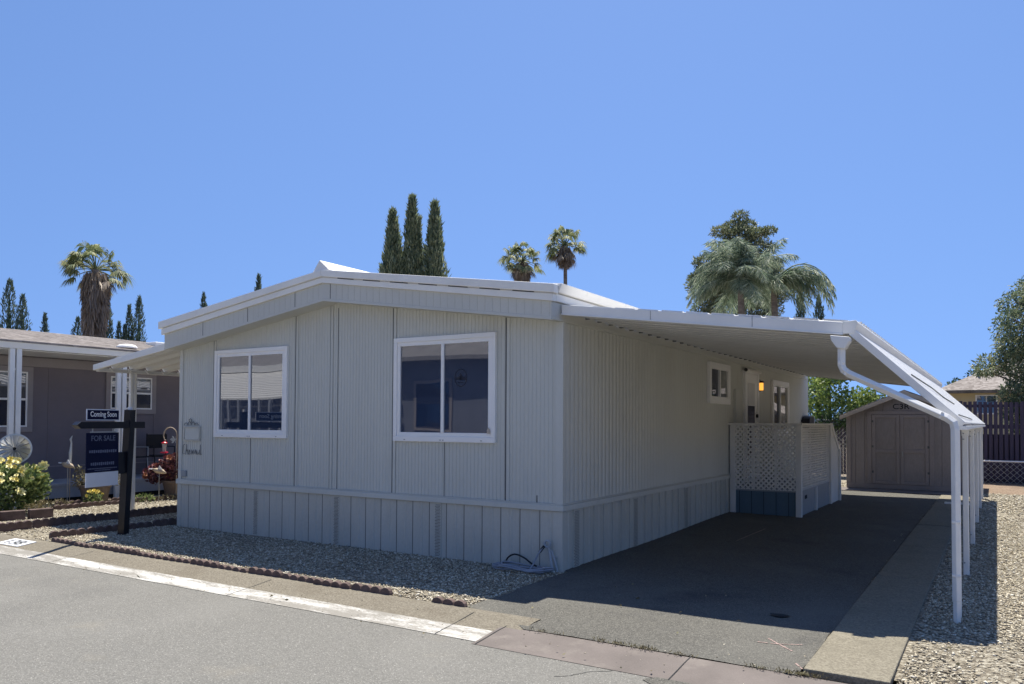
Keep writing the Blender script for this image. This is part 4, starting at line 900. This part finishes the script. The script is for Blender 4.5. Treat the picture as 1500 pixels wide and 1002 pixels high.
# spinner, hook, feeder, birds, stakes
ws = thing('wind_spinner', (-10.4, -.37, 0), 'round silver wind spinner disc with cut blades on a pole above the rose bush', 'wind spinner')
part('pole', B().tube([(-10.42, -.36, 0), (-10.42, -.36, 1.05)], .012, 6), 'galv', ws)
ax = Vector((.9, -.43, .05)).normalized(); sx_ = Vector((0, 0, 1)).cross(ax).normalized(); sy_ = ax.cross(sx_); cc = Vector((-10.39, -.375, 1.06))
def disc(r0, r1, a0, a1, d=0, tw=0, n=3):
    o = []
    for i in range(n + 1): a = a0 + (a1 - a0) * i / n; o.append(cc + (sx_ * math.cos(a) + sy_ * math.sin(a)) * r1 + ax * (d + tw * i / n))
    for i in range(n, -1, -1): a = a0 + (a1 - a0) * i / n; o.append(cc + (sx_ * math.cos(a) + sy_ * math.sin(a)) * r0 + ax * (d + tw * i / n))
    return o
for rr0, rr1 in ((.228, .26),): 
    bb = B()
    for k in range(24): bb.prism(disc(rr0, rr1, k * PI / 12, (k + 1) * PI / 12), ax * .006)
    part('rim', bb, 'spinner_metal', ws)
for k in range(14):
    a = k * 2 * PI / 14; bb = B().prism(disc(.03, .232, a, a + .385, 0, .06), ax * .003); part('blade', bb, 'spinner_metal', ws)
part('hub', B().tube([cc - ax * .02, cc + ax * .03], .028, 10), 'black_rubber', ws)
Rv = Vector((.85, .527, 0))
hk = thing('shepherd_hook', (-10.05, 2.42, 0), 'thin pale shepherd hook pole standing in front of the brown pot', 'garden hook')
hb = Vector((-9.98, 2.45, 0)); pts = [hb, hb + Vector((0, 0, 1.18))] + [hb - Rv * (.135 - .135 * math.cos(t)) + Vector((0, 0, 1.26 + .16 * math.sin(t))) for t in [PI * i / 8 for i in range(9)]] + [hb - Rv * .25 + Vector((0, 0, 1.18)), hb - Rv * .22 + Vector((0, 0, 1.16))]
part('pole', B().tube(pts, .011, 6), 'straw_wood', hk)
lf = B()
for k in range(6): a = k * 1.05; lf.prism([hb + Vector((0, 0, 1.18)) - Rv * .03, hb + Vector((0, 0, 1.18 + .05 * math.sin(a) + .03)) - Rv * (.06 + .05 * math.cos(a)), hb + Vector((0, 0, 1.18 + .08 * math.sin(a))) - Rv * (.07 + .07 * math.cos(a)), hb + Vector((0, 0, 1.17 + .05 * math.sin(a) - .02)) - Rv * (.05 + .05 * math.cos(a))], (.004, -.004, 0))
part('metal_leaves', lf, 'grey_pipe', hk)
fd = thing('bird_feeder', tuple(hb - Rv * .25 + Vector((0, 0, 1.0))), 'red and clear hummingbird feeder hanging from the shepherd hook', 'bird feeder')
fc = tuple(hb - Rv * .25)
part('top', B().lathe((fc[0], fc[1], 1.10), [(.055, 0), (.06, .015), (.02, .04), (.008, .055)], 12), 'red_plastic', fd); part('bottle', B().lathe((fc[0], fc[1], .94), [(.032, 0), (.045, .155)], 12), 'clear_plastic', fd)
part('base', B().lathe((fc[0] , fc[1], .905), [(.04, 0), (.075, .012), (.07, .03), (.04, .034)], 12), 'red_plastic', fd); part('wire', B().tube([(fc[0], fc[1], 1.155), (fc[0], fc[1], 1.20)], .005, 5), 'galv', fd)
def bird(x, y, z, label, rz, L):
    t = thing('wooden_bird', (x, y, 0), label, 'garden ornament'); d = Vector((math.cos(rz), math.sin(rz), 0)); p = Vector((x, y, z))
    bb = B(); bb.tube([p - d * L * .5 + Vector((0, 0, .03)), p - d * L * .2, p + d * L * .25 - Vector((0, 0, .02)), p + d * L * .5 - Vector((0, 0, .05))], [.012, .05, .045, .012], 8); part('body', bb, 'straw_wood', t, smooth=True)
    part('wing', B().prism([p + Vector((0, 0, .02)) - d * L * .15, p + Vector((.03, -.02, .10)) + d * L * .02, p + Vector((.02, -.02, .02)) + d * L * .25], (.01, -.01, 0)), 'sign_white', t)
    part('neck', B().tube([p - d * L * .5 + Vector((0, 0, .03)), p - d * L * .75 + Vector((0, 0, .035))], [.016, .012], 6), 'sign_white', t); part('stake', B().tube([(x, y, 0), (x, y, z)], .008, 5), 'galv', t)
bird(-10.55, .62, .74, 'pale wooden flying bird on a stake left of the sign panel', .45, .24); bird(-9.72, 1.90, .60, 'broad wooden flying bird on a stake right of the sign post', .55, .26)
hn = thing('heron_stake', (-10.62, .70, 0), 'slim white heron ornament standing upright left of the sign panel', 'garden ornament')
part('body', B().tube([(-10.62, .70, .72), (-10.62, .70, .95), (-10.61, .71, 1.14)], [.022, .03, .014], 7), 'spinner_metal', hn); part('head', B().tube([(-10.61, .71, 1.14), (-10.62, .70, 1.2), (-10.60, .72, 1.27)], [.016, .022, .004], 6), 'spinner_metal', hn); part('stake', B().tube([(-10.62, .70, 0), (-10.62, .70, .72)], .008, 5), 'straw_wood', hn)
for i, (x, y, h, tl, lb) in enumerate(((-10.35, .02, .24, .07, 'leaning tan wooden stake right of the rose bush'), (-10.32, .32, .13, 0, 'short upright wooden stub left of the yellow tuft'), (-10.05, 1.12, .1, 0, 'short wooden stub in front of the tan pot'))):
    b = B().tube([(x, y, -.02), (x + tl, y + tl * .6, h)], .03, 8); solo('wooden_stake', b, 'straw_wood', lb, 'stake', origin=(x, y, 0))

# ------------------------------------------------------------------ fences
fe = thing('board_fence', (6, 17.3, 0), 'tall dark purple fence of narrow upright slats right of the shed', 'fence')
bb = B(); x = 2.4
while x < 12: bb.box(x, x + .085, 17.28, 17.30, .10 , 2.17 + random.uniform(-.015, .015)); x += .118
part('slats', bb, 'fence_slat', fe); part('rails', B().box(2.4, 12, 17.305, 17.35, .5, .58).box(2.4, 12, 17.305, 17.35, 1.45, 1.56).box(2.4, 12, 17.31, 17.34, 2.02, 2.1), 'fence_slat', fe)
for x in (3.0, 5.4, 7.8, 10.2): part('post', B().box(x, x + .09, 17.351, 17.44, -.02, 2.2), 'fence_slat', fe)
part('backing', B().box(2.4, 12, 17.46, 17.47, 0, 1.30), 'fence_slat', fe)
def chain(x0, x1, y, z0, z1, pitch=.075, r=.004):
    bb = B(); H = z1 - z0; k = -H
    while k < (x1 - x0):
        for sg in (1, -1):
            a, c = (k, k + H) if sg == 1 else (k + H, k); za_, zb_ = 0, H
            if a < 0: za_ = (0 - a) / (c - a) * H if c != a else 0; a = 0
            if c < 0: zb_ = H * (0 - a) / (c - a) if c != a else H; c = 0
            if a > x1 - x0 or c > x1 - x0 or abs(zb_ - za_) < .02: continue
            bb.bar((x0 + a, y + sg * r, z0 + za_), (x0 + c, y + sg * r, z0 + zb_), r * 2)
        k += pitch * 1.414
    return bb
cf = thing('chain_link_fence', (6, 16.85, 0), 'low galvanised chain link fence in front of the dark slat fence', 'fence')
part('mesh', chain(2.9, 7.6, 16.85, .03, .6, .1), 'galv', cf); part('top_rail', B().tube([(2.8, 16.85, .605), (7.7, 16.85, .59)], .022, 8), 'metal_white', cf)
for x in (3.55, 5.6, 7.6): part('post', B().tube([(x, 16.85, -.02), (x, 16.85, .63)], .025, 8), 'galv', cf)
sf = thing('slatted_chain_fence', (-1, 17.05, 0), 'dark slatted chain link fence left of the shed', 'fence')
bb = B(); x = -9
while x < 2.3: bb.box(x, x + .075, 17.06, 17.068, .10, 1.64); x += .085
part('slats', bb, 'fence_slat', sf); part('mesh', chain(-1.2, 1.2, 17.045, .05, 1.66, .085, .0045), 'galv', sf); part('top_rail', B().tube([(-9, 17.05, 1.67), (2.35, 17.05, 1.67)], .02, 8), 'galv', sf)
for x in (-3, -.6, 2.3): part('post', B().tube([(x, 17.08, -.02), (x, 17.08, 1.72)], .03, 8), 'galv', sf)

# ------------------------------------------------------------------ trees
def tree(name, x, y, cl, n, L, Wd, mat, label, trunk_r=.2, cat='tree', up=.0, droop=0.0, branches=14, curl=.1, group=None, shell=True):
    t = thing(name, (x, y, 0), label, cat, group); P, D = clump_pts(cl, n); D = D * .5 + RN.normal(0, .6, D.shape); D[:, 2] += up - droop
    leaf_part('crown', P, D, RN.uniform(.6, 1.4, len(P)) * L, RN.uniform(.6, 1.4, len(P)) * Wd, mat, t, curl)
    top = max(c[2] for c in cl); bb = B().tube([(x, y, -.1), (x + .05, y, top * .35), (x, y + .05, top * .75), (x, y, top)], [trunk_r, trunk_r * .75, trunk_r * .4, .03], 8)
    for i in range(branches):
        c = cl[i % len(cl)]; z0 = max(.3, c[2] - max(.3, .6 * math.hypot(c[0] - x, c[1] - y))); bb.tube([(x, y, z0), ((x + c[0]) / 2, (y + c[1]) / 2, (z0 + c[2]) / 2 + .1), (c[0], c[1], c[2])], [trunk_r * .3, trunk_r * .2, .015], 5)
    part('trunk', bb, 'trunk_bark', t); return t
def cypress(x, y, h, w, n, mat, label, group, z0=0.0, tufts=6):
    t = thing('cypress_tree', (x, y, 0), label, 'tree', group)
    Ps = []; Ds = []
    def spire(cx, cy, hh, ww, m, zz):
        u_ = RN.uniform(0, 1, m) ** .85; z = zz + (hh - zz) * u_; prof = ww * np.minimum(1, (1 - u_) * 1.55) ** .72 * (.6 + .4 * np.minimum(1, u_ * 6)); a = RN.uniform(0, 2 * PI, m); ph = RN.uniform(0, 6)
        lump = 1 + .20 * np.sin(a * 3 + z * 1.7 + ph) + .14 * np.sin(a * 5 - z * 3.1) + RN.normal(0, .10, m); r = prof * lump * RN.uniform(.6, 1.05, m)
        Ps.append(np.stack([cx + r * np.cos(a), cy + r * np.sin(a), z], 1)); Ds.append(np.stack([np.cos(a) * .4, np.sin(a) * .4, np.ones(m) * 1.3], 1) + RN.normal(0, .28, (m, 3)))
    spire(x, y, h, w * 1.18, int(n * .66), z0)
    for q in range(5): a = RN.uniform(0, 2 * PI); rr = w * RN.uniform(.35, .62); spire(x + rr * math.cos(a), y + rr * math.sin(a), h * RN.uniform(.68, .93), w * .36, int(n * .07), h * .2)
    P = np.concatenate(Ps); D = np.concatenate(Ds); n = len(P)
    k = max(.16, h * .023); leaf_part('crown', P, D, RN.uniform(.6, 1.5, n) * k, RN.uniform(.7, 1.2, n) * k * .28, mat, t, .05)
    bb = B().tube([(x, y, -.1), (x, y, h * .5), (x, y, h * .93)], [w * .3, w * .30, .02], 7); part('trunk', bb, 'leaf_dark', t); return t
for i, (x, y, h, w, lb) in enumerate(((-25.6, 27.1, 13.6, .88, 'leftmost and shortest cypress of the three above the roof'), (-24.65, 27.7, 14.35, .80, 'tallest middle cypress of the three above the roof'), (-23.5, 28.3, 14.05, .90, 'rightmost cypress of the three above the roof'))):
    cypress(x, y, h, w, 15000, 'leaf_cypress', lb, 'three cypresses above the roof')
for (x, y, h, w, lb) in ((-55.1, 20.6, 11.3, 1.0, 'larger of the two far cypresses at the left photo edge'), (-54.3, 21.1, 10.25, .75, 'smaller of the two far cypresses at the left photo edge'), (-54.1, 27.1, 11.0, .62, 'far cypress touching the right side of the shaggy palm'),
                         (-52.65, 28.0, 10.3, .5, 'slender far cypress between the shaggy palm and the grey home'), (-52.0, 28.4, 10.95, .72, 'far cypress nearest the white awning'), (-53.3, 27.6, 9.0, .5, 'shortest far cypress right of the shaggy palm'), (-52.9, 27.8, 8.8, .45, 'low far cypress between two taller ones right of the palm'),
                         (-51.1, 23.2, 8.7, .8, 'low bushy far cypress left of the shaggy palm'), (-52.5, 21.7, 8.9, .45, 'small far conifer right of the two at the left photo edge'), (-47.8, 31.0, 11.2, .55, 'cypress tip above the left slope of the roof, lower one'), (-44.2, 33.2, 12.7, .55, 'cypress tip above the left slope of the roof, upper one')):
    cypress(x, y, h, w, 3000, 'leaf_cypress_far', lb, 'far cypresses on the left')
for (x, y, h, lb) in ((-6.75, 44.9, 9.75, 'left dark cypress under the drooping palm fronds'), (-5.75, 45.4, 9.65, 'right dark cypress under the drooping palm fronds')): cypress(x, y, h, .62, 3500, 'leaf_cypress_far', lb, 'cypresses behind the queen palm')

def fan_palm(x, y, h, rc, n, label, trunk_r, skirt=0.0, dead=10):
    t = thing('fan_palm', (x, y, 0), label, 'palm tree'); c = np.array([x, y, h])
    bb = B().tube([(x, y, -.1), (x + .1, y, h * .5), (x, y, h)], [trunk_r * 1.2, trunk_r, trunk_r * .9], 10); part('trunk', bb, 'palm_bark', t)
    def fans(m, emin, emax, mat, name, rr, drp):
        Vs = []; Fs = []; off = 0; st = B()
        for i in range(m):
            a = RN.uniform(0, 2 * PI); e = RN.uniform(emin, emax); d = np.array([math.cos(a) * math.cos(e), math.sin(a) * math.cos(e), math.sin(e)]); L = rr * RN.uniform(.45, .72)
            tip = c + d * L + np.array([0, 0, -drp * L * .3]); st.tube([tuple(c), tuple(c + d * L * .5), tuple(tip)], [.035, .025, .02], 4)
            side = np.cross(d, [0, 0, 1]); side /= np.linalg.norm(side) + 1e-9; nrm = np.cross(side, d); tw = RN.normal(0, .4); s2 = side * math.cos(tw) + nrm * math.sin(tw); k = 22
            for j in range(k):
                th = -1.7 + 3.4 * j / (k - 1); bd = d * math.cos(th) + s2 * math.sin(th); bl = rr * RN.uniform(.28, .40) * (1 - .10 * abs(th)); w = rr * .020
                mid = tip + bd * bl * .6 + np.array([0, 0, -.06 * rr]); end = tip + bd * bl + np.array([0, 0, -(.16 + drp * .2) * rr]); pw = np.cross(bd, nrm) ; pw = pw / (np.linalg.norm(pw) + 1e-9) * w
                Vs += [tip, mid + pw, end, mid - pw]; Fs.append((off, off + 1, off + 2, off + 3)); off += 4
        _mesh(name, np.array(Vs), np.array(Fs), mat, t); part('petioles', st, 'leaf_dead' if mat == 'leaf_dead' else 'leaf_palm', t)
    fans(n, -.35, 1.35, 'leaf_palm', 'fronds', rc, .35); fans(dead, -1.2, -.5, 'leaf_dead', 'dead_fronds', rc * .72, .6)
    if skirt:
        m = 4200; u_ = RN.uniform(0, 1, m); a = RN.uniform(0, 2 * PI, m); r = trunk_r * (1.25 + .9 * np.sin(PI * (1 - u_) * .62) ** 1.5) * RN.uniform(.85, 1.1, m) * (1 + .12 * np.sin(a * 6)); z = h - .1 - u_ * skirt
        P = np.stack([x + r * np.cos(a), y + r * np.sin(a), z], 1); D = np.stack([np.cos(a) * .12, np.sin(a) * .12, -np.ones(m)], 1) + RN.normal(0, .14, (m, 3)); leaf_part('skirt', P, D, RN.uniform(.5, 1.1, m), RN.uniform(.05, .12, m), 'leaf_dead', t, .03)
    return t
fan_palm(-40.1, 18.1, 10.2, 2.15, 38, 'stout fan palm with a thick shaggy skirt of dead fronds behind the mauve house', .25, 4.0, 12)
fan_palm(-28.0, 45.5, 14.3, 2.1, 36, 'lower left of the two fan palms above the roof', .20, 1.0, 16); fan_palm(-25.1, 47.3, 15.6, 2.1, 36, 'taller slim fan palm with bare trunk above the roof', .16, .9, 14)

def queen_palm(x, y, h, n, L, label, azr=(0, 2 * PI), el=(-.1, 1.45), trunk=.14, seed=3, nl=90, drm=(.3, .95)):
    t = thing('queen_palm', (x, y, 0), label, 'palm tree'); part('trunk', B().tube([(x, y, -.1), (x + .12, y, h * .5), (x, y, h + .2)], [trunk * 1.3, trunk, trunk * .8], 9), 'palm_bark', t)
    c = Vector((x, y, h)); P = []; D = []; LL = []; st = B()
    for i in range(n):
        a = random.uniform(*azr); e = random.uniform(*el); ln = L * random.uniform(.62, 1.12); dr = random.uniform(*drm) * (.6 + .3 * e); dh = Vector((math.cos(a), math.sin(a), 0)); pts = []
        for j in range(13):
            s = j / 12; r = ln * (s * math.cos(e * (1 - .25 * s))) ; z = ln * (s * math.sin(e) * 1.0 - dr * s * s); pts.append(c + dh * r * (1 - .18 * s * s) + Vector((0, 0, z)))
        st.tube(pts, [.03 * (1 - s / 13) + .006 for s in range(13)], 4); side = dh.cross(Vector((0, 0, 1)))
        for j in range(nl):
            s = .12 + .87 * j / (nl - 1); k = int(s * 12); f = s * 12 - k; p = pts[k].lerp(pts[min(12, k + 1)], f); tang = (pts[min(12, k + 1)] - pts[k]).normalized()
            for sg in (-1, 1):
                d = tang * random.uniform(.3, .6) + side * sg * random.uniform(.15, 1.0) + Vector((0, 0, -random.uniform(.1, 1.1))); P.append(p); D.append(d); LL.append(L * random.uniform(.15, .25) * math.sin(PI * min(1, s * .85 + .12)) ** .5)
    leaf_part('leaflets', np.array(P), np.array(D), np.array(LL), L * .0095, 'leaf_queen', t, -.04); part('rachises', st, 'leaf_queen', t)
    return t
queen_palm(-4.45, 22.75, 7.15, 56, 2.75, 'large feathery queen palm with dense arching fronds above the carport', seed=1, el=(-.45, 1.5))
queen_palm(-3.4, 23.6, 6.9, 14, 3.5, 'sparser queen palm arching to the right above the carport corner', azr=(-.15, 1.1), el=(.7, 1.2), seed=2, nl=64, drm=(.95, 1.3))
Fv = Vector((-.527, .849, 0))
def at(base, dx, dzv, dy=0): v = Vector(base) + Rv * dx + Fv * dy; return (v.x, v.y, dzv)
pb = (-7.25, 32.6, 0); cl = []
for (dx, z, r) in ((0, 12.1, .38), (-.2, 11.6, .6), (.45, 11.75, .5), (-1.0, 11.25, .5), (0, 11.1, .9), (.9, 11.25, .6), (1.35, 11.3, .35), (-.35, 10.4, .9), (.9, 10.4, .8), (-1.55, 9.8, .6), (0, 9.6, 1.3), (1.2, 9.5, .9), (-.8, 8.7, 1.5), (.8, 8.4, 1.6), (-1.8, 8.9, .6), (0, 7.4, 1.9)):
    p = at(pb, dx * 1.05, z, random.uniform(-.5, .5)); cl.append((*p, r * (1.05 if z > 10 else 1.2), r, r * (.5 if z > 10 else .62)))
tree('conifer_tree', pb[0], pb[1], cl, 42000, .16, .055, 'leaf_pine', 'tall shaggy conifer rising behind the queen palm', .3, up=.25)
# leafy growth behind the back fence and at the right edge
rb_ = (.1, 18.3, 0); cl = []
for (dx, z, r) in ((-.5, 3.1, .45), (-.25, 3.45, .35), (-.6, 2.5, .6), (-1.2, 2.6, .7), (0, 2.25, .5), (-.3, 1.8, .7), (-1.4, 1.6, .8), (.2, 1.3, .6)): p = at(rb_, dx, z, random.uniform(-.3, .3)); cl.append((*p, r, r, r * .8))
tree('leafy_tree', rb_[0] - .6, rb_[1], cl, 5200, .10, .065, 'leaf_bright', 'bright green leafy tree behind the porch and back fence', .1, up=.1)
cl = []
for (dx, z, r) in ((.35, 2.35, .35), (.8, 2.5, .3), (.6, 2.15, .4), (1.1, 2.25, .3), (.9, 1.9, .45), (.4, 1.8, .5), (1.3, 1.9, .3), (.5, 1.4, .5)): p = at(rb_, dx, z, random.uniform(-.2, .2)); cl.append((*p, r, r, r * .75))
tree('leafy_shrub', rb_[0] + .6, rb_[1] + .4, cl, 3000, .10, .06, 'leaf_bright', 'lower light green shrub between the leafy tree and the shed', .08, cat='shrub', up=.15)
vb = []
for i in range(7): vb.append((-1.6 + i * .36, 17.0, 1.55 + .25 * math.sin(i * 1.7), .34, .2, .3))
tree('ivy_vine', -.5, 17.2, vb, 2600, .07, .06, 'leaf_dark', 'dark green vine hanging over the slatted chain link fence', .04, cat='vine', droop=.4)
tb = (4.85, 18.3, 0); cl = []
for (dx, z, r) in ((0, 5.2, .6), (-.4, 4.95, .45), (.5, 5.3, .8), (-.75, 4.4, .4), (0, 4.3, .9), (-.6, 3.7, .55), (-1.05, 3.2, .45), (-1.35, 3.05, .25), (-.3, 3.3, .8), (.5, 3.6, 1.1), (-.8, 2.4, .45), (-.2, 2.5, .8), (-.75, 1.9, .4), (-.1, 1.6, .8), (.6, 2.2, 1.1), (.5, 1.0, .9), (1.4, 4, 1.2), (1.5, 2.5, 1.2), (0, .6, .6)):
    p = at(tb, dx, z, random.uniform(-.4, .5)); cl.append((*p, r, r, r * .7))
tree('pepper_tree', tb[0] + .3, tb[1], cl, 30000, .11, .04, 'leaf_pepper', 'large drooping grey green tree at the right photo edge', .16, droop=.35)
for (x, y, z, r, lb) in ((1.9, 46, 3.8, .55, 'small far tree left of the yellow house roof'), (2.9, 47, 4.25, .65, 'small round far tree behind the yellow house roof')):
    tree('far_tree', x, y, [(x, y, z, r, r, r * .8), (x - .6, y, z - .6, r, r, r * .8), (x + .5, y, z - .7, r, r, r)], 700, .2, .1, 'leaf_dark', lb, .1)
cl = [(-9.5 + i * 1.2, 21 + .6 * (i % 3), 1.6 + .5 * (i % 2), 1.0, .9, .9) for i in range(5)]
tree('back_shrub', -8, 21.4, cl, 1500, .12, .07, 'leaf_dark', 'dark shrub beyond the fence behind the grey home', .1, cat='shrub')
for (x, y, h, lb) in ((-22.5, 8.2, 3.95, 'tiny green twig tip over the mauve house roof, left one'), (-22.3, 8.9, 3.9, 'tiny green twig tip over the mauve house roof, right one'), (-21.5, 11.6, 4.15, 'tiny green twig tip left of the shaggy palm')):
    tree('young_tree', x, y, [(x, y, h, .22, .22, .3), (x + .2, y, h - .4, .25, .25, .25), (x - .15, y, h - .9, .4, .4, .5)], 260, .13, .05, 'leaf_bright', lb, .04)

# ------------------------------------------------------------------ far things
yh = thing('yellow_house', (8, 35, 0), 'yellow stucco house with grey hip roof beyond the back fence', 'house')
part('wall', B().box(2.1, 14, 32.2, 40, 0, 3.02), 'yellow_wall', yh)
b = B().add([(1.55, 31.6, 3.03), (14.6, 31.6, 3.03), (14.6, 40.6, 3.03), (1.55, 40.6, 3.03), (5.6, 36.1, 5.15), (10.6, 36.1, 5.15)], [(0, 1, 5, 4), (1, 2, 5), (2, 3, 4, 5), (3, 0, 4), (3, 2, 1, 0)]); rf = part('roof', b, 'shingles', yh)
part('eave_fascia', B().box(1.54, 14.6, 31.58, 31.62, 2.90, 3.04), 'trunk_bark', rf); part('vent_pipe', B().tube([(3.2, 33.0, 3.5), (3.2, 33.0, 4.1)], .05, 6), 'galv', rf)
w = part('window', B().box(3.10, 3.92, 32.17, 32.2, 2.0, 2.85), 'window_white', yh); part('pane', B().box(3.16, 3.49, 32.155, 32.17, 2.06, 2.79), 'glass_dark', w); part('pane', B().box(3.53, 3.86, 32.155, 32.17, 2.06, 2.79), 'glass_dark', w)
up = thing('utility_pole', (-4.04, 58.4, 0), 'thin far wooden utility pole with short crossarm above the shed', 'utility pole')
part('pole', B().tube([(-4.04, 58.4, 0), (-4.04, 58.4, 4.1)], .09, 7), 'pole_wood', up); part('crossarm', B().bar((-4.7, 58.0, 3.75), (-3.4, 58.8, 3.75), .1), 'pole_wood', up)
for k in (-.6, 0, .6): part('insulator', B().lathe((-4.04 + k, 58.4 + k * .6, 3.78), [(.07, 0), (.09, .15), (.05, .3)], 6), 'grey_pipe', up)
# the house across the street, seen mirrored in the front windows
oh = thing('opposite_house', (-18, -19, 0), 'dark walled house across the street mirrored in the front windows', 'house')
part('wall', B().box(-34, 2, -24, -17.6, 0, 4.0), 'opp_dark', oh); b = B().prism([(-34.6, -17.1, 4.05), (-34.6, -20.9, 6.0), (-34.6, -24.6, 4.05)], (37.2, 0, 0)); rf = part('roof', b, 'opp_roof', oh)
part('fascia', B().box(-34.6, -17.2, -17.09, -17.0, 3.82, 4.12), 'metal_white', oh); part('dark_fascia', B().box(-17.2, 2.6, -17.09, -17.0, 3.95, 4.12), 'opp_roof', oh)
b = B()
for k in range(15):
    t0, t1 = k / 15, (k + 1) / 15; ya, yb = -17.0 + 3.9 * t0, -17.0 + 3.9 * t1; zA, zB = 3.78 - 1.35 * t0, 3.78 - 1.35 * t1
    b.prism([(-28.5, ya, zA), (-28.5, yb - .10, zB + .03), (-28.5, yb - .10, zB - .05), (-28.5, ya, zA - .04)], (11.5, 0, 0))
part('awning', b, 'metal_white', oh)
for x in (-27.5, -24.0, -23.4, -22.6, -22.2, -21.5, -20.3, -19.7, -19.1): part('post', B().box(x, x + .1, -13.3, -13.2, -.02, 2.4), 'deck_grey', oh)
part('porch_rail', B().box(-28, -17.5, -13.3, -13.25, .9, .98), 'metal_white', oh)
for x in (-16.2, -12.0, -4): w = part('window', B().box(x, x + 1.9, -17.6, -17.55, 1.2, 3.2), 'neigh_trim', oh); part('pane', B().box(x + .12, x + 1.78, -17.55, -17.53, 1.32, 3.08), 'glass_navy', w)
struct('opposite_yard', grid([-40, 20], [-30, -11.2], lambda x, y: -.03), 'gravel', label='gravel yard across the street', cat='gravel')

# ------------------------------------------------------------------ light, sky, camera
sv = Vector((-.125, .385, 1.0)).normalized()
sun = bpy.data.lights.new('sun', 'SUN'); sun.energy = 4.4; sun.angle = R(.53); sun.color = (1.0, .94, .82)
so = bpy.data.objects.new('sun', sun); COL.objects.link(so); so.rotation_euler = sv.to_track_quat('Z', 'Y').to_euler(); so.location = (0, 0, 30)
w = bpy.data.worlds.new('World'); S.world = w; w.use_nodes = True; nt = w.node_tree; bg = nt.nodes['Background']
sk = nt.nodes.new('ShaderNodeTexSky'); sk.sky_type = 'NISHITA'; sk.sun_disc = False; sk.sun_elevation = math.asin(sv.z); sk.sun_rotation = math.atan2(sv.x, sv.y); sk.air_density = 1.0; sk.dust_density = .3; sk.ozone_density = 3.0; sk.altitude = 0
SKY_TINT = (.68, .775, .93); SKY_STR = .10
mx = nt.nodes.new('ShaderNodeMix'); mx.data_type = 'RGBA'; mx.blend_type = 'MULTIPLY'; mx.inputs[0].default_value = 1; 
tcw = nt.nodes.new('ShaderNodeTexCoord'); sxw = nt.nodes.new('ShaderNodeSeparateXYZ'); nt.links.new(tcw.outputs['Generated'], sxw.inputs[0])
mzw = nt.nodes.new('ShaderNodeMath'); mzw.operation = 'MULTIPLY_ADD'; nt.links.new(sxw.outputs['Z'], mzw.inputs[0]); mzw.inputs[1].default_value = .75; mzw.inputs[2].default_value = .30
cxw = nt.nodes.new('ShaderNodeCombineXYZ'); nt.links.new(sxw.outputs['X'], cxw.inputs[0]); nt.links.new(sxw.outputs['Y'], cxw.inputs[1]); nt.links.new(mzw.outputs[0], cxw.inputs[2])
nrw = nt.nodes.new('ShaderNodeVectorMath'); nrw.operation = 'NORMALIZE'; nt.links.new(cxw.outputs[0], nrw.inputs[0]); nt.links.new(nrw.outputs[0], sk.inputs['Vector'])
nt.links.new(sk.outputs[0], mx.inputs[6]); mx.inputs[7].default_value = (*SKY_TINT, 1)
nt.links.new(mx.outputs[2], bg.inputs['Color']); bg.inputs['Strength'].default_value = SKY_STR
cam = bpy.data.cameras.new('camera'); co = bpy.data.objects.new('camera', cam); COL.objects.link(co); S.camera = co
cam.sensor_width = 36; cam.sensor_fit = 'HORIZONTAL'; cam.lens = 36 * 1143.70 / 1500; cam.shift_y = (588.29 - 501) / 1500; cam.clip_end = 2000; cam.clip_start = .05
rt_ = Vector((.84960804, .52738992, .00510479)); up_ = Vector((.00954214, -.02504794, .99964071)); fw_ = Vector((-.52732829, .84925407, .02631336))
m = Matrix((rt_, up_, -fw_)).transposed().to_4x4(); m.translation = Vector((3.88314821, -7.24702685, 1.55964862)); co.matrix_world = m
S.view_settings.view_transform = 'Standard'; S.view_settings.look = 'None'; S.view_settings.gamma = 1; S.view_settings.exposure = 0.85
S.cycles.max_bounces = 8; S.cycles.diffuse_bounces = 4; S.cycles.use_denoising = True
# seams and screw heads on the carport metal
for x in (1.02, 2.0): part('fascia_seam', B().prism([(x, YF - .0325, zr(x) - .092), (x + .006, YF - .0325, zr(x) - .092), (x + .006, YF - .0325, zr(x) + .004), (x, YF - .0325, zr(x) + .004)], (0, .002, 0)), 'galv', fr)
for y in (2.18, 4.61, 7.19, 9.75):
    for z in (1.46, 1.40, .12): part('screw', B().lathe((XPST - .015, y - .030, z), [(.008, 0), (.008, .012)], 6), 'galv', cp)
for y in (2.18, 4.61, 7.19, 9.75, 11.9): part('post_bracket', B().box(XPST - .032, XPST + .032, y - .032, y + .032, 1.44, 1.514), 'metal_white', cp, .004)
